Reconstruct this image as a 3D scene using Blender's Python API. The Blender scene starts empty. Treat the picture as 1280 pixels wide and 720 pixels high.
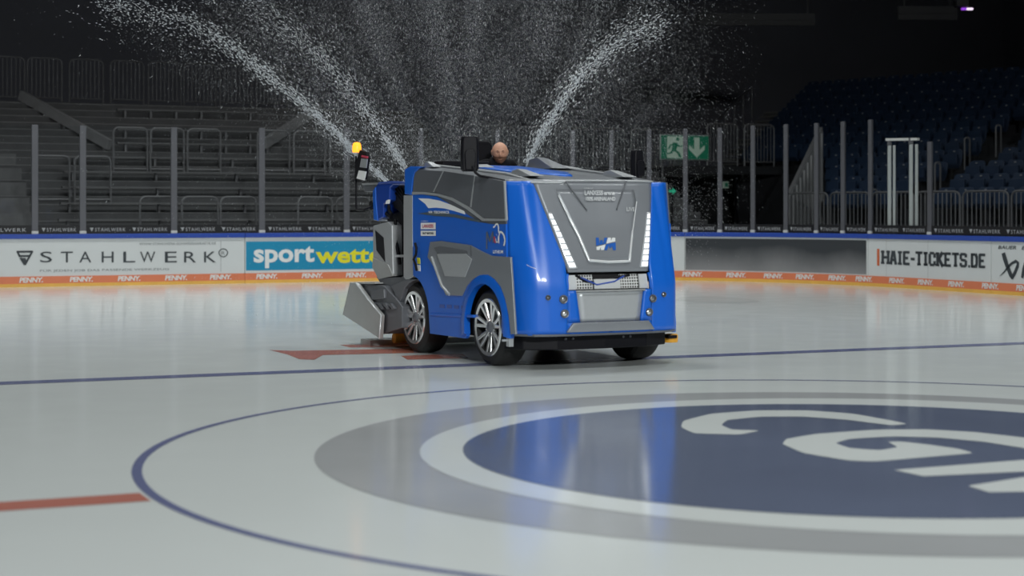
import bpy, bmesh, math, random
import numpy as np
from mathutils import Vector, Matrix
random.seed(7); rng = np.random.default_rng(11)
SC = bpy.context.scene; COL = SC.collection
# ------------------------------------------------------------------ camera, world, light, exposure
F, EYE, HZ = 2150.0, 1.5, 265.0          # focal length in px of a 1280x720 frame, eye height, horizon row
cam = bpy.data.cameras.new('camera'); camo = bpy.data.objects.new('camera', cam); COL.objects.link(camo)
camo.location = (0, 0, EYE); camo.rotation_euler = (math.pi/2, 0, 0)
cam.sensor_width = 36; cam.lens = F/1280*36; cam.shift_y = -(360-HZ)/1280
cam.clip_end = 300
cam.dof.use_dof = True; cam.dof.focus_distance = 20.5; cam.dof.aperture_fstop = 1.5
SC.camera = camo
wd = bpy.data.worlds.new('world'); SC.world = wd; wd.use_nodes = True
wd.node_tree.nodes['Background'].inputs[0].default_value = (.75, .85, 1, 1)
wd.node_tree.nodes['Background'].inputs[1].default_value = .02
TH = math.radians(24); RA = Vector((math.cos(TH), math.sin(TH), 0)); RB = Vector((-math.sin(TH), math.cos(TH), 0))
def rink(a, b, z=0): return RA*a + RB*b + Vector((0, 0, z))
def area_lamp(name, a, b, z, sx, sy, power, spread=140, colr=(.97, 1, .975), aim=None):
    l = bpy.data.lights.new(name, 'AREA'); l.shape = 'RECTANGLE'; l.size = sx; l.size_y = sy
    l.energy = power; l.color = colr; l.spread = math.radians(spread)
    o = bpy.data.objects.new(name, l); COL.objects.link(o); o.location = rink(a, b, z)
    if aim is None: o.rotation_euler = (0, 0, TH)
    else: o.rotation_euler = (Vector(aim)-o.location).to_track_quat('-Z', 'Y').to_euler()
    return o
for bb in (-6, 8, 20, 31):
    for aa, pw in ((-3, 235), (7, 265), (15, 290)):
        area_lamp('arena_lamp', aa, bb, 13.5, 3.0, 1.2, pw*(1.16 if bb > 15 else 1.0), 118)
area_lamp('arena_spot', 2, -14, 11.0, 4.0, 1.5, 500, 60, aim=(1.0, 17.0, 1.0))
SC.view_settings.view_transform = 'Standard'; SC.view_settings.look = 'None'
SC.view_settings.exposure = 0.0; SC.view_settings.gamma = 1.0; SC.view_settings.use_curve_mapping = False

# ------------------------------------------------------------------ helpers
def pix(x, y, d): return Vector(((x-640)*d/F, d, EYE-(y-HZ)*d/F))          # image ray at depth d
def gnd(x, y, z=0): return pix(x, y, F*(EYE-z)/(y-HZ))
MATS = {}
def lin(c): return tuple(((v/255)/12.92 if v/255 <= .04045 else ((v/255+.055)/1.055)**2.4) for v in c)
def mat(name, rgb, rough=.5, metal=0., emit=0., noise=0., nscale=20., spec=.5, coat=0., bump=0., bscale=60., trans=0.):
    m = bpy.data.materials.new(name); m.use_nodes = True; nt = m.node_tree; b = nt.nodes['Principled BSDF']
    c = (*rgb, 1)
    b.inputs['Base Color'].default_value = c; b.inputs['Roughness'].default_value = rough; b.inputs['Metallic'].default_value = metal
    b.inputs['Specular IOR Level'].default_value = spec; b.inputs['Coat Weight'].default_value = coat; b.inputs['Coat Roughness'].default_value = .06
    b.inputs['Transmission Weight'].default_value = trans
    if emit: b.inputs['Emission Color'].default_value = c; b.inputs['Emission Strength'].default_value = emit
    tc = nt.nodes.new('ShaderNodeTexCoord')
    if noise:
        n = nt.nodes.new('ShaderNodeTexNoise'); n.inputs['Scale'].default_value = nscale; n.inputs['Detail'].default_value = 5
        nt.links.new(tc.outputs['Object'], n.inputs['Vector'])
        r = nt.nodes.new('ShaderNodeMix'); r.data_type = 'RGBA'
        r.inputs[6].default_value = (*[v*(1-noise) for v in rgb], 1); r.inputs[7].default_value = (*[min(1, v*(1+noise)) for v in rgb], 1)
        nt.links.new(n.outputs['Fac'], r.inputs[0]); nt.links.new(r.outputs[2], b.inputs['Base Color'])
    if bump:
        n2 = nt.nodes.new('ShaderNodeTexNoise'); n2.inputs['Scale'].default_value = bscale
        nt.links.new(tc.outputs['Object'], n2.inputs['Vector'])
        bp = nt.nodes.new('ShaderNodeBump'); bp.inputs['Strength'].default_value = bump; bp.inputs['Distance'].default_value = .01
        nt.links.new(n2.outputs['Fac'], bp.inputs['Height']); nt.links.new(bp.outputs['Normal'], b.inputs['Normal'])
    MATS[name] = m; return m
class MB:
    def __init__(s): s.v = []; s.f = []
    def add(s, vs, fs):
        n = len(s.v); s.v += [Vector(p) for p in vs]; s.f += [tuple(i+n for i in f) for f in fs]; return s
    def box(s, c, d, M=None):
        c = Vector(c); x, y, z = [k/2 for k in d]
        vs = [Vector((sx*x, sy*y, sz*z)) for sx in (-1, 1) for sy in (-1, 1) for sz in (-1, 1)]
        if M is not None: vs = [M @ p for p in vs]
        return s.add([p+c for p in vs], [(0, 1, 3, 2), (4, 6, 7, 5), (0, 4, 5, 1), (2, 3, 7, 6), (0, 2, 6, 4), (1, 5, 7, 3)])
    def bar(s, p, q, w, h=None, up=(0, 0, 1)):           # rectangular bar from p to q
        p, q = Vector(p), Vector(q); d = (q-p); L = d.length; d.normalize(); up = Vector(up)
        if abs(d.dot(up)) > .98: up = Vector((1, 0, 0))
        r = d.cross(up).normalized(); u = r.cross(d)
        M = Matrix((r, d, u)).transposed()
        return s.box((p+q)/2, (w, L, h or w), M)
    def loft(s, rings, cap=True, closed=True):
        n = len(rings[0]); o = len(s.v)
        for r in rings: s.v += [Vector(p) for p in r]
        for i in range(len(rings)-1):
            for j in range(n if closed else n-1):
                k = (j+1) % n
                s.f.append((o+i*n+j, o+i*n+k, o+(i+1)*n+k, o+(i+1)*n+j))
        if cap:
            s.f.append(tuple(o+j for j in reversed(range(n)))); s.f.append(tuple(o+(len(rings)-1)*n+j for j in range(n)))
        return s
    def tube(s, path, r, n=8):
        path = [Vector(p) for p in path]; rs = r if isinstance(r, (list, tuple)) else [r]*len(path)
        rings = []; ref = None
        for i, p in enumerate(path):
            t = (path[min(i+1, len(path)-1)]-path[max(i-1, 0)]).normalized()
            if ref is None: ref = t.orthogonal().normalized()
            ref = (ref-t*ref.dot(t)).normalized(); b = t.cross(ref)
            rings.append([p+(ref*math.cos(2*math.pi*k/n)+b*math.sin(2*math.pi*k/n))*rs[i] for k in range(n)])
        return s.loft(rings)
    def lathe(s, prof, c=(0, 0, 0), axis='Z', n=32, cap=None):       # prof: (radius, height)
        c = Vector(c); rings = []
        for r, h in prof:
            ring = []
            for k in range(n):
                a = 2*math.pi*k/n; x, y = r*math.cos(a), r*math.sin(a)
                ring.append(c+(Vector((x, y, h)) if axis == 'Z' else Vector((h, x, y)) if axis == 'X' else Vector((y, h, x))))
            rings.append(ring)
        return s.loft(rings, cap=(prof[0][0] < .09 and prof[-1][0] < .09 and prof[0] != prof[-1]) if cap is None else cap)
    def prism(s, A, B):                                   # two matching outlines
        n = len(A); o = len(s.v); s.v += [Vector(p) for p in A]+[Vector(p) for p in B]
        s.f.append(tuple(range(o, o+n))); s.f.append(tuple(o+n+j for j in reversed(range(n))))
        for j in range(n):
            k = (j+1) % n; s.f.append((o+j, o+n+j, o+n+k, o+k))
        return s
    def build(s, name, m, parent=None, world=False, smooth=None, bevel=0, solid=0):
        off = Vector((0, 0, 0)); q = parent if world else None
        while q is not None: off += q.location; q = q.parent
        me = bpy.data.meshes.new(name); me.from_pydata([tuple(p-off) for p in s.v], [], s.f); me.validate()
        bm = bmesh.new(); bm.from_mesh(me); bmesh.ops.recalc_face_normals(bm, faces=bm.faces); bm.to_mesh(me); bm.free()
        me.materials.append(m)
        if smooth is not None:
            me.polygons.foreach_set('use_smooth', [True]*len(me.polygons)); me.set_sharp_from_angle(angle=math.radians(smooth))
        o = bpy.data.objects.new(name, me); COL.objects.link(o)
        if parent is not None: o.parent = parent
        if solid:
            q = o.modifiers.new('solid', 'SOLIDIFY'); q.thickness = solid; q.offset = -1
        if bevel:
            q = o.modifiers.new('bevel', 'BEVEL'); q.width = bevel; q.segments = 2; q.limit_method = 'ANGLE'; q.angle_limit = math.radians(40)
        return o
def tag(o, label=None, cat=None, group=None, kind=None):
    if label: o['label'] = label
    if cat: o['category'] = cat
    if group: o['group'] = group
    if kind: o['kind'] = kind
    return o
def empty(name, loc=(0, 0, 0), rz=0, label=None, cat=None, group=None):
    o = bpy.data.objects.new(name, None); COL.objects.link(o); o.location = loc; o.rotation_euler = (0, 0, rz)
    o.empty_display_size = .2
    return tag(o, label, cat, group)
def copy_tree(o, parent=None):
    c = o.copy(); COL.objects.link(c); c.parent = parent
    for ch in list(o.children): copy_tree(ch, c)
    return c
ORD = ['first', 'second', 'third', 'fourth', 'fifth', 'sixth', 'seventh', 'eighth', 'ninth', 'tenth', 'eleventh', 'twelfth', 'thirteenth', 'fourteenth', 'fifteenth', 'sixteenth', 'seventeenth', 'eighteenth', 'nineteenth', 'twentieth', 'twenty-first', 'twenty-second', 'twenty-third', 'twenty-fourth', 'twenty-fifth', 'twenty-sixth', 'twenty-seventh', 'twenty-eighth', 'twenty-ninth', 'thirtieth', 'thirty-first', 'thirty-second', 'thirty-third', 'thirty-fourth', 'thirty-fifth', 'thirty-sixth']
TXT = {}
def text_data(body, bold=0., shear=0., space=1.):
    k = (body, bold, shear, space)
    if k not in TXT:
        cu = bpy.data.curves.new('t', 'FONT'); cu.body = body; cu.offset = bold; cu.shear = shear; cu.space_character = space
        cu.resolution_u = 3; cu.fill_mode = 'FRONT'
        ob = bpy.data.objects.new('t', cu); COL.objects.link(ob); bpy.context.view_layer.update()
        me = bpy.data.meshes.new_from_object(ob.evaluated_get(bpy.context.evaluated_depsgraph_get()))
        V = [(v.co.x, v.co.y) for v in me.vertices]; Fc = [tuple(p.vertices) for p in me.polygons]
        bpy.data.objects.remove(ob); bpy.data.curves.remove(cu); bpy.data.meshes.remove(me)
        x0 = min(v[0] for v in V); x1 = max(v[0] for v in V); y0 = min(v[1] for v in V); y1 = max(v[1] for v in V)
        TXT[k] = ([((x-x0)/(x1-x0), (y-y0)/(y1-y0)) for x, y in V], Fc)
    return TXT[k]
def text(name, body, m, parent, P, R, U, w, h, world=False, bold=0., shear=0., space=1., fn=None):
    V, Fc = text_data(body, bold, shear, space); b = MB()
    if fn is None: P, R, U = Vector(P), Vector(R), Vector(U)
    b.add([(fn(x, y) if fn else P+R*(x*w)+U*(y*h)) for x, y in V], Fc)
    return b.build(name, m, parent, world=world)
def strokes(b, lines, w, fn):                              # flat stroke lettering in a unit frame, mapped by fn(x, y)
    for (x0, y0, x1, y1, *ww) in lines:
        k = ww[0] if ww else w; dx, dy = x1-x0, y1-y0; L = math.hypot(dx, dy) or 1e-6; nx, ny = -dy/L*k/2, dx/L*k/2
        b.add([fn(x0+nx, y0+ny), fn(x0-nx, y0-ny), fn(x1-nx, y1-ny), fn(x1+nx, y1+ny)], [(0, 1, 2, 3)])

# ------------------------------------------------------------------ materials
def ice_mat(name, rgb, rough=.13, var=.05):
    m = mat(name, rgb, rough, noise=var, nscale=.5, spec=.5); nt = m.node_tree; b = nt.nodes['Principled BSDF']
    tc = nt.nodes.new('ShaderNodeTexCoord'); n = nt.nodes.new('ShaderNodeTexNoise'); n.inputs['Scale'].default_value = 2.2; n.inputs['Detail'].default_value = 6
    nt.links.new(tc.outputs['Object'], n.inputs['Vector'])
    mr = nt.nodes.new('ShaderNodeMapRange'); mr.inputs[1].default_value = .35; mr.inputs[2].default_value = .7; mr.inputs[3].default_value = rough*.92; mr.inputs[4].default_value = rough*1.1
    nt.links.new(n.outputs['Fac'], mr.inputs[0]); nt.links.new(mr.outputs[0], b.inputs['Roughness'])
    b.inputs['IOR'].default_value = 1.31
    return m
ICE = ice_mat('ice', (.66, .70, .70), var=.025)
I_BLUE = ice_mat('ice_paint_blue_line', (.155, .175, .32)); I_RED = ice_mat('ice_paint_red', (.50, .19, .15))
I_NAVY = ice_mat('ice_paint_navy', (.125, .15, .225), var=.25); I_GREY = ice_mat('ice_paint_grey', (.40, .415, .43), var=.2); I_WHITE = ice_mat('ice_paint_white', (.66, .70, .70)); I_FAINT = ice_mat('ice_paint_faint', (.60, .635, .635))
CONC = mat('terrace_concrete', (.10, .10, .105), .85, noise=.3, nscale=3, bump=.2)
CONC_L = mat('step_concrete', (.16, .16, .165), .85, noise=.3, nscale=4)
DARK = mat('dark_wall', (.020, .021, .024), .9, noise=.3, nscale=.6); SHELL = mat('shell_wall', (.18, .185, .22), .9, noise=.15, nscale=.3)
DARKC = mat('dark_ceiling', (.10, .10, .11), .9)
WHITE_B = mat('board_white', (.72, .75, .76), .35, noise=.03, nscale=2)
ORANGE = mat('kick_orange', (.80, .235, .115), .4, noise=.06, nscale=3); YEL = mat('base_yellow', (.88, .50, .10), .45, noise=.15, nscale=4)
CAPB = mat('cap_blue', (.025, .075, .42), .35, noise=.05)
TURQ = mat('advert_turquoise', (.01, .28, .50), .4, noise=.03); T_WHITE = mat('print_white', (.85, .86, .86), .5, noise=.02); T_YEL = mat('print_yellow', (.85, .78, .02), .5, noise=.02)
T_GREY = mat('print_dark_grey', (.045, .055, .065), .5, noise=.05); T_MID = mat('print_mid_grey', (.22, .24, .25), .5, noise=.05)
T_SEAM = mat('seam_grey', (.5, .52, .53), .5, noise=.03); T_ORANGE = mat('print_orange', (.7, .15, .05), .5, noise=.05)
T_STRIP = mat('print_strip_grey', (.42, .43, .45), .5, noise=.03)
BLACKV = mat('black_vinyl', (.006, .006, .009), .5, noise=.1)
POST = mat('post_grey_metal', (.125, .127, .145), .5, .3, noise=.08, nscale=8); POSTW = mat('post_white', (.62, .63, .62), .45, noise=.05)
RAIL = mat('railing_steel', (.22, .22, .23), .45, .4, noise=.1)
RAILD = mat('railing_dim_steel', (.17, .17, .18), .5, .4, noise=.1)
SEAT = mat('seat_navy', (.020, .040, .085), .45, noise=.1, nscale=6); SEATM = mat('seat_bracket', (.02, .02, .022), .5, noise=.1); PLATE = mat('seat_number', (.35, .36, .38), .4, noise=.05)
WALLP = mat('parapet_panel', (.38, .38, .39), .7, noise=.1)
def glass_mat():
    m = bpy.data.materials.new('rink_glass'); m.use_nodes = True; nt = m.node_tree; nt.nodes.clear()
    o = nt.nodes.new('ShaderNodeOutputMaterial'); t = nt.nodes.new('ShaderNodeBsdfTransparent'); g = nt.nodes.new('ShaderNodeBsdfGlossy')
    t.inputs[0].default_value = (.95, .965, .97, 1); g.inputs['Roughness'].default_value = .03; g.inputs[0].default_value = (.9, .95, 1, 1)
    mx = nt.nodes.new('ShaderNodeMixShader'); fr = nt.nodes.new('ShaderNodeFresnel'); fr.inputs[0].default_value = 1.35
    ge = nt.nodes.new('ShaderNodeNewGeometry'); iv = nt.nodes.new('ShaderNodeMath'); iv.operation = 'SUBTRACT'; iv.inputs[0].default_value = 1; nt.links.new(ge.outputs['Backfacing'], iv.inputs[1])
    ml = nt.nodes.new('ShaderNodeMath'); ml.operation = 'MULTIPLY'; nt.links.new(fr.outputs[0], ml.inputs[0]); nt.links.new(iv.outputs[0], ml.inputs[1])
    nt.links.new(ml.outputs[0], mx.inputs[0]); nt.links.new(t.outputs[0], mx.inputs[1]); nt.links.new(g.outputs[0], mx.inputs[2]); nt.links.new(mx.outputs[0], o.inputs[0])
    return m
GLASS = glass_mat()

# ------------------------------------------------------------------ setting: shell
def quad_box(name, a0, a1, b0, b1, z0, z1, m):
    b = MB(); P = [rink(a0, b0), rink(a1, b0), rink(a1, b1), rink(a0, b1)]
    b.prism([p+Vector((0, 0, z0)) for p in P], [p+Vector((0, 0, z1)) for p in P])
    return tag(b.build(name, m), kind='structure')
D1, D2, RC = 35.35, 20.86, 7.7           # end boards, side boards, corner radius (rink axes)
quad_box('floor_concourse', -26, 52, -26, 62, -.5, -.06, DARK)
quad_box('wall_back', -26, 52, 61.6, 62, -.06, 17, SHELL); quad_box('wall_right', 51.6, 52, -26, 61.6, -.06, 17, SHELL)
quad_box('wall_left', -26, -25.6, -26, 61.6, -.06, 17, SHELL); quad_box('wall_rear', -25.6, 51.6, -26, -25.6, -.06, 17, SHELL)
quad_box('ceiling', -26, 52, -26, 62, 17, 17.4, DARKC)
# board line, parametrised by arc length (0 = start of the corner)
LC = RC*math.pi/2
def bline(s, off=0, z=0):
    if s <= 0: a, b = D2-RC+s, D1; na, nb = 0, -1
    elif s < LC:
        t = s/RC; a, b = D2-RC+RC*math.sin(t), D1-RC+RC*math.cos(t); na, nb = -math.sin(t), -math.cos(t)
    else: a, b = D2, D1-RC-(s-LC); na, nb = -1, 0
    return rink(a-na*off, b-nb*off, z)    # off > 0: outwards, away from the ice
def btan(s): return (bline(s+.01)-bline(s-.01)).normalized()
def s_at(px, z=.5, lo=-26., hi=30.):
    f = lambda s: 640+F*bline(s).x/bline(s).y-px
    for _ in range(50):
        mid = (lo+hi)/2
        if f(mid) < 0: lo = mid
        else: hi = mid
    return (lo+hi)/2
# the ice
def srange(s0, s1, step=.2):
    n = max(2, int(abs(s1-s0)/step)+1); return [s0+(s1-s0)*i/(n-1) for i in range(n)]
ib = MB(); outl = [rink(-8, -22)]+[rink(-8, D1)]+[bline(s) for s in srange(0, LC)]+[rink(D2, -22)]
ib.prism([p+Vector((0, 0, -.06)) for p in outl], outl)
ice = tag(ib.build('floor', ICE), kind='structure')
CC = Vector((2.19, 10.885, 0)); CR = 4.46
def ring(b, c, r0, r1, z, n=160):
    for k in range(n):
        t0, t1 = 2*math.pi*k/n, 2*math.pi*(k+1)/n
        q = [c+Vector((math.cos(t)*r, math.sin(t)*r, z)) for t, r in ((t0, r0), (t0, r1), (t1, r1), (t1, r0))]
        b.add(q, [(0, 1, 2, 3)])
def disc(b, c, r, z, n=128): b.add([c+Vector((math.cos(2*math.pi*k/n)*r, math.sin(2*math.pi*k/n)*r, z)) for k in range(n)], [tuple(range(n))])
def strip(name, m, pts, z): 
    b = MB(); b.add([Vector((p.x, p.y, z)) for p in pts], [tuple(range(len(pts)))]); return b.build(name, m, ice)
b = MB(); ring(b, CC, CR-.03, CR+.03, .002); b.build('centre_circle', I_BLUE, ice)
b = MB(); disc(b, CC, 3.42, .002); b.build('logo_grey_field', I_GREY, ice)
b = MB(); disc(b, CC+Vector((.16, 0, 0)), 2.93, .004); b.build('logo_white_ring', I_WHITE, ice)
b = MB(); disc(b, CC, 2.5, .006); b.build('logo_navy_disc', I_NAVY, ice)
cb = CC.dot(RB); ca = CC.dot(RA)
strip('centre_line', I_RED, [rink(-8, cb-.14), rink(ca-CR-.05, cb-.14), rink(ca-CR-.05, cb+.14), rink(-8, cb+.14)], .002)
strip('blue_line', I_BLUE, [rink(-8, 15.43), rink(D2, 15.43), rink(D2, 15.71), rink(-8, 15.71)], .002)
def ipoly(name, m, zp, ox, oy, sc, z=.002): 
    P = [gnd(ox+x/sc, oy+y/sc) for x, y in zp]
    if name == 'logo_letter' and len(P) > 5:
        for k_ in (.1, .25): P = [q for i in range(len(P)) for q in (P[i].lerp(P[(i+1) % len(P)], k_), P[i].lerp(P[(i+1) % len(P)], 1-k_))]
    return strip(name, m, P, z)
Z2 = (640, 340, 1.895)
ipoly('logo_letter', I_WHITE, [(590, 378), (540, 388), (430, 385), (400, 370), (405, 355), (470, 338), (580, 330), (700, 330), (810, 338), (940, 362), (900, 366), (790, 352), (690, 345), (590, 345), (510, 353), (495, 365), (520, 376)], *Z2, z=.008)
ipoly('logo_letter', I_WHITE, [(1330, 408), (1213, 395), (1100, 382), (980, 375), (860, 376), (720, 386), (650, 398), (640, 410), (690, 432), (800, 450), (860, 452), (1000, 440), (1095, 432), (1060, 422), (990, 412), (920, 404), (890, 405), (915, 418), (870, 425), (800, 420), (765, 408), (800, 398), (900, 392), (1010, 395), (1120, 405), (1213, 420), (1330, 436)], *Z2, z=.008)
ipoly('logo_letter', I_WHITE, [(905, 472), (1340, 438), (1340, 470), (975, 487)], *Z2, z=.008)
ipoly('logo_letter', I_WHITE, [(1080, 510), (1330, 470), (1330, 522), (1130, 525)], *Z2, z=.008)
Z1 = (0, 340, 1.895)
ipoly('red_ice_mark', I_RED, [(638, 185), (690, 187), (1010, 181), (1010, 191), (765, 197), (745, 208), (710, 207), (680, 195)], *Z1)
ipoly('red_ice_mark', I_RED, [(805, 173), (1010, 169), (1010, 176), (830, 179)], *Z1)
ipoly('red_ice_mark', I_RED, [(950, 199), (1095, 193), (1110, 204), (965, 208)], *Z1)
ipoly('faint_grey_mark', I_FAINT, [(400, 60), (480, 57), (560, 63), (590, 70), (540, 74), (440, 72), (380, 68)], *Z2)

# ------------------------------------------------------------------ rink boards
def sweep(b, s0, s1, o0, o1, z0, z1):                       # box profile along the board line (negative = ice side)
    rings = [[bline(s, o0, z0), bline(s, o0, z1), bline(s, o1, z1), bline(s, o1, z0)] for s in srange(s0, s1)]
    b.loft(rings); return b
def bfn(s0, w, z0, h, off=-.006): return lambda x, y: bline(s0+x*w, off, z0+y*h)
def board(px0, px1, label, panel_mat=WHITE_B):
    s0, s1 = s_at(px0)+.003, s_at(px1)-.003; mid = bline((s0+s1)/2, .05)
    t = empty('rink_board', mid, 0, label, 'rink board')
    sweep(MB(), s0+.004, s1-.004, 0, .09, .21, .962).build('panel', panel_mat, t, True)
    k = sweep(MB(), s0, s1, -.012, .09, .065, .21).build('kick_plate', ORANGE, t, True)
    sweep(MB(), s0, s1, -.02, .09, 0, .065).build('base_strip', YEL, t, True)
    sweep(MB(), s0, s1, -.03, .13, .962, 1.056).build('cap_rail', CAPB, t, True, bevel=.01)
    return t, k
SB = {}
SB['st'] = board(-200, 306, 'white rink board with wide-spaced grey capitals at the far left')
SB['sw'] = board(306, 552, 'rink board with turquoise advert in white and yellow letters beside the vehicle')
SB['pl'] = board(552, 856, 'plain white rink board mostly hidden behind the blue ice resurfacer')
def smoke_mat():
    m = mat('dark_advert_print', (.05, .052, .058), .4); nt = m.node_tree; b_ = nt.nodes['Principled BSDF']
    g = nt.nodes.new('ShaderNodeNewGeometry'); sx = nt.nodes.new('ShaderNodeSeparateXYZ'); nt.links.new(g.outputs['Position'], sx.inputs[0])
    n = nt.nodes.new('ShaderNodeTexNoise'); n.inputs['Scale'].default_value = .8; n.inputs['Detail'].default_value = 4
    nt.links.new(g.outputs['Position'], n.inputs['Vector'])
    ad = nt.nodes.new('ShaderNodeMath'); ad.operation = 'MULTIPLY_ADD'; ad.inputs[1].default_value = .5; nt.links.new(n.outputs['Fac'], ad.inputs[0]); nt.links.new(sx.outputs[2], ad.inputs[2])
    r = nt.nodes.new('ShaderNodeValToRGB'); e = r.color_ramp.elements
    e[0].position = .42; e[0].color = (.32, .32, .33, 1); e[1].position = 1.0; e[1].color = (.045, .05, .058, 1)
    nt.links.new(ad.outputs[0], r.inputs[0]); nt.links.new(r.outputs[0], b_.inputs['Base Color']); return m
SB['dk'] = board(856, 1085, 'dark grey smoky advert board curving around the rink corner', WHITE_B)
SB['hj'] = board(1085, 1239, 'white rink board with bold slab lettering and an orange bar')
SB['ba'] = board(1239, 1650, 'white rink board with large brushed letter mark at the right edge')
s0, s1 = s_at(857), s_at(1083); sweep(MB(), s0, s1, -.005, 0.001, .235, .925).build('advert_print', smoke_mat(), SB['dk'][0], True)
# PENNY. on the kick plate
pen = [24, 87, 147, 206, 262, 320, 377, 432, 486, 540, 594, 648, 700, 752, 804, 853, 908, 955, 995, 1036, 1070, 1112, 1148, 1186, 1228, 1271, 1316]
for p in pen:
    s = s_at(p); w = .46
    k = 'st' if p < 306 else 'sw' if p < 552 else 'pl' if p < 850 else 'dk' if p < 1083 else 'hj' if p < 1239 else 'ba'
    text('lettering', 'PENNY.', T_WHITE, SB[k][1], 0, 0, 0, 1, 1, True, .035, .15, .95, fn=bfn(s, w, .088, .102, -.016))
# STAHLWERK board
def px_fn(x0, x1, ytop, ybot):
    s0, s1 = s_at(x0), s_at(x1); d = bline((s0+s1)/2).y
    z1, z0 = EYE-(ytop-HZ)*d/F, EYE-(ybot-HZ)*d/F
    return bfn(s0, s1-s0, z0, z1-z0)
st = SB['st'][0]
for ch, x in zip('STAHLWERK', [50, 76, 99, 127, 154, 175, 206, 230, 255]):
    text('lettering', ch, T_GREY, st, 0, 0, 0, 1, 1, True, .0, fn=px_fn(x, x+(19 if ch == 'W' else 15), 314.5, 328))
b = MB(); fn = px_fn(21, 41, 313.5, 331.5)
strokes(b, [(0, .94, 1, .94, .14), (0.02, .98, .18, .62, .12), (.12, .64, .82, .64, .14), (.98, .98, .5, .02, .13), (.5, .02, .22, .52, .13), (.48, .5, .6, .2, .1), (.36, .5, .52, .16, .1)], .1, fn); b.build('emblem', T_GREY, st, True)
text('lettering', 'FÜR JEDEN JOB DAS PASSENDE WERKZEUG', T_MID, st, 0, 0, 0, 1, 1, True, fn=px_fn(50, 211, 335.5, 339.5))
text('lettering', 'WWW.STAHLWERK-SCHWEISSGERAETE.DE', T_MID, st, 0, 0, 0, 1, 1, True, fn=px_fn(174, 270, 303, 306))
b = MB(); fn = px_fn(273, 285, 310.5, 321.5)
for k in range(24):
    a0, a1 = 2*math.pi*k/24, 2*math.pi*(k+1)/24; strokes(b, [(.5+.45*math.cos(a0), .5+.45*math.sin(a0), .5+.45*math.cos(a1), .5+.45*math.sin(a1))], .1, fn)
b.build('emblem', T_GREY, st, True); text('lettering', 'R', T_MID, st, 0, 0, 0, 1, 1, True, fn=px_fn(277, 281, 314, 318.5))
b = MB(); b.add([bline(s_at(276)-.008, -.004, .25), bline(s_at(276)+.008, -.004, .25), bline(s_at(276)+.008, -.004, .9), bline(s_at(276)-.008, -.004, .9)], [(0, 1, 2, 3)]); b.build('seam', T_SEAM, st, True)
# sportwetten board
sw = SB['sw'][0]; s0, s1 = s_at(307.5), s_at(548)
sweep(MB(), s0, s1, -.004, .001, .268, .878).build('advert_print', TURQ, sw, True)
text('lettering', 'sport', T_WHITE, sw, 0, 0, 0, 1, 1, True, .03, fn=px_fn(317, 393, 307.5, 335))
text('lettering', 'wetten.de', T_YEL, sw, 0, 0, 0, 1, 1, True, .03, fn=px_fn(394.5, 535, 308, 328.5))
# HAIE-TICKETS.DE slab letters
hj = SB['hj'][0]
G = {'H': [(.12, 0, .12, 1), (.88, 0, .88, 1), (.12, .5, .88, .5)], 'A': [(.17, 0, .42, 1), (.83, 0, .58, 1), (.25, .33, .75, .33)], 'I': [(.5, 0, .5, 1)],
     'E': [(.2, 0, .2, 1), (.2, .07, .95, .07), (.2, .93, .95, .93), (.2, .5, .75, .5)], '-': [(.05, .45, .95, .45)], 'T': [(.5, 0, .5, 1), (.02, .93, .98, .93)],
     'C': [(.2, .12, .2, .88), (.2, .07, .8, .07), (.2, .93, .8, .93), (.85, .6, .85, .93), (.85, .05, .85, .35)], 'K': [(.18, 0, .18, 1), (.25, .45, .85, 1), (.35, .55, .9, 0)],
     'S': [(.15, .55, .15, .93), (.1, .93, .85, .93), (.85, .7, .85, .95), (.15, .52, .85, .48), (.85, .07, .85, .48), (.15, .07, .85, .07), (.15, .05, .15, .3)],
     '.': [(.3, .08, .9, .08)], 'D': [(.2, 0, .2, 1), (.1, .07, .7, .07), (.1, .93, .7, .93), (.85, .15, .85, .85), (.7, .93, .85, .8), (.7, .07, .85, .2)]}
SER = {'H': (.12, .88), 'A': (.16, .84), 'I': (.5,), 'T': (.5,), 'K': (.18, .9), 'E': (), 'C': (), 'S': (), 'D': (), '-': (), '.': ()}
adv = {'I': .66, '-': .62, '.': .38}; tot = sum(adv.get(c, 1.) for c in 'HAIE-TICKETS.DE'); x = 0
for c in 'HAIE-TICKETS.DE':
    w = adv.get(c, 1.); xa, xb = 1102.5+x/tot*130.5, 1102.5+(x+w*.93)/tot*130.5; x += w
    fr = (xa-1102)/131; fn = px_fn(xa, xb, 313.2+fr*4.5, 330+fr*5.2); b = MB(); k = .34 if w == 1. else .5
    for (x0, y0, x1, y1) in G[c]:
        hz = abs(x1-x0) > abs(y1-y0)*1.4; strokes(b, [(x0, y0, x1, y1, .19 if hz else k)], .2, fn)
    sw_ = .17 if c == 'A' else .25 if w == 1. else .43
    for sx in SER[c]:
        for yy in ((.08,) if c in 'AT' else (.08, .92)): strokes(b, [(sx-sw_, yy, sx+sw_, yy, .17)], .2, fn)
    b.build('lettering', T_GREY, hj, True)
b = MB(); fn = px_fn(1096.5, 1099.5, 311, 332); strokes(b, [(.5, 0, .5, 1, 1)], 1, fn); b.build('accent_bar', T_ORANGE, hj, True)
for p in (1108, 1160):
    b = MB(); q = s_at(p); b.add([bline(q-.005, -.003, .22), bline(q+.005, -.003, .22), bline(q+.005, -.003, .95), bline(q-.005, -.003, .95)], [(0, 1, 2, 3)]); b.build('seam', T_SEAM, hj, True)
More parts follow.
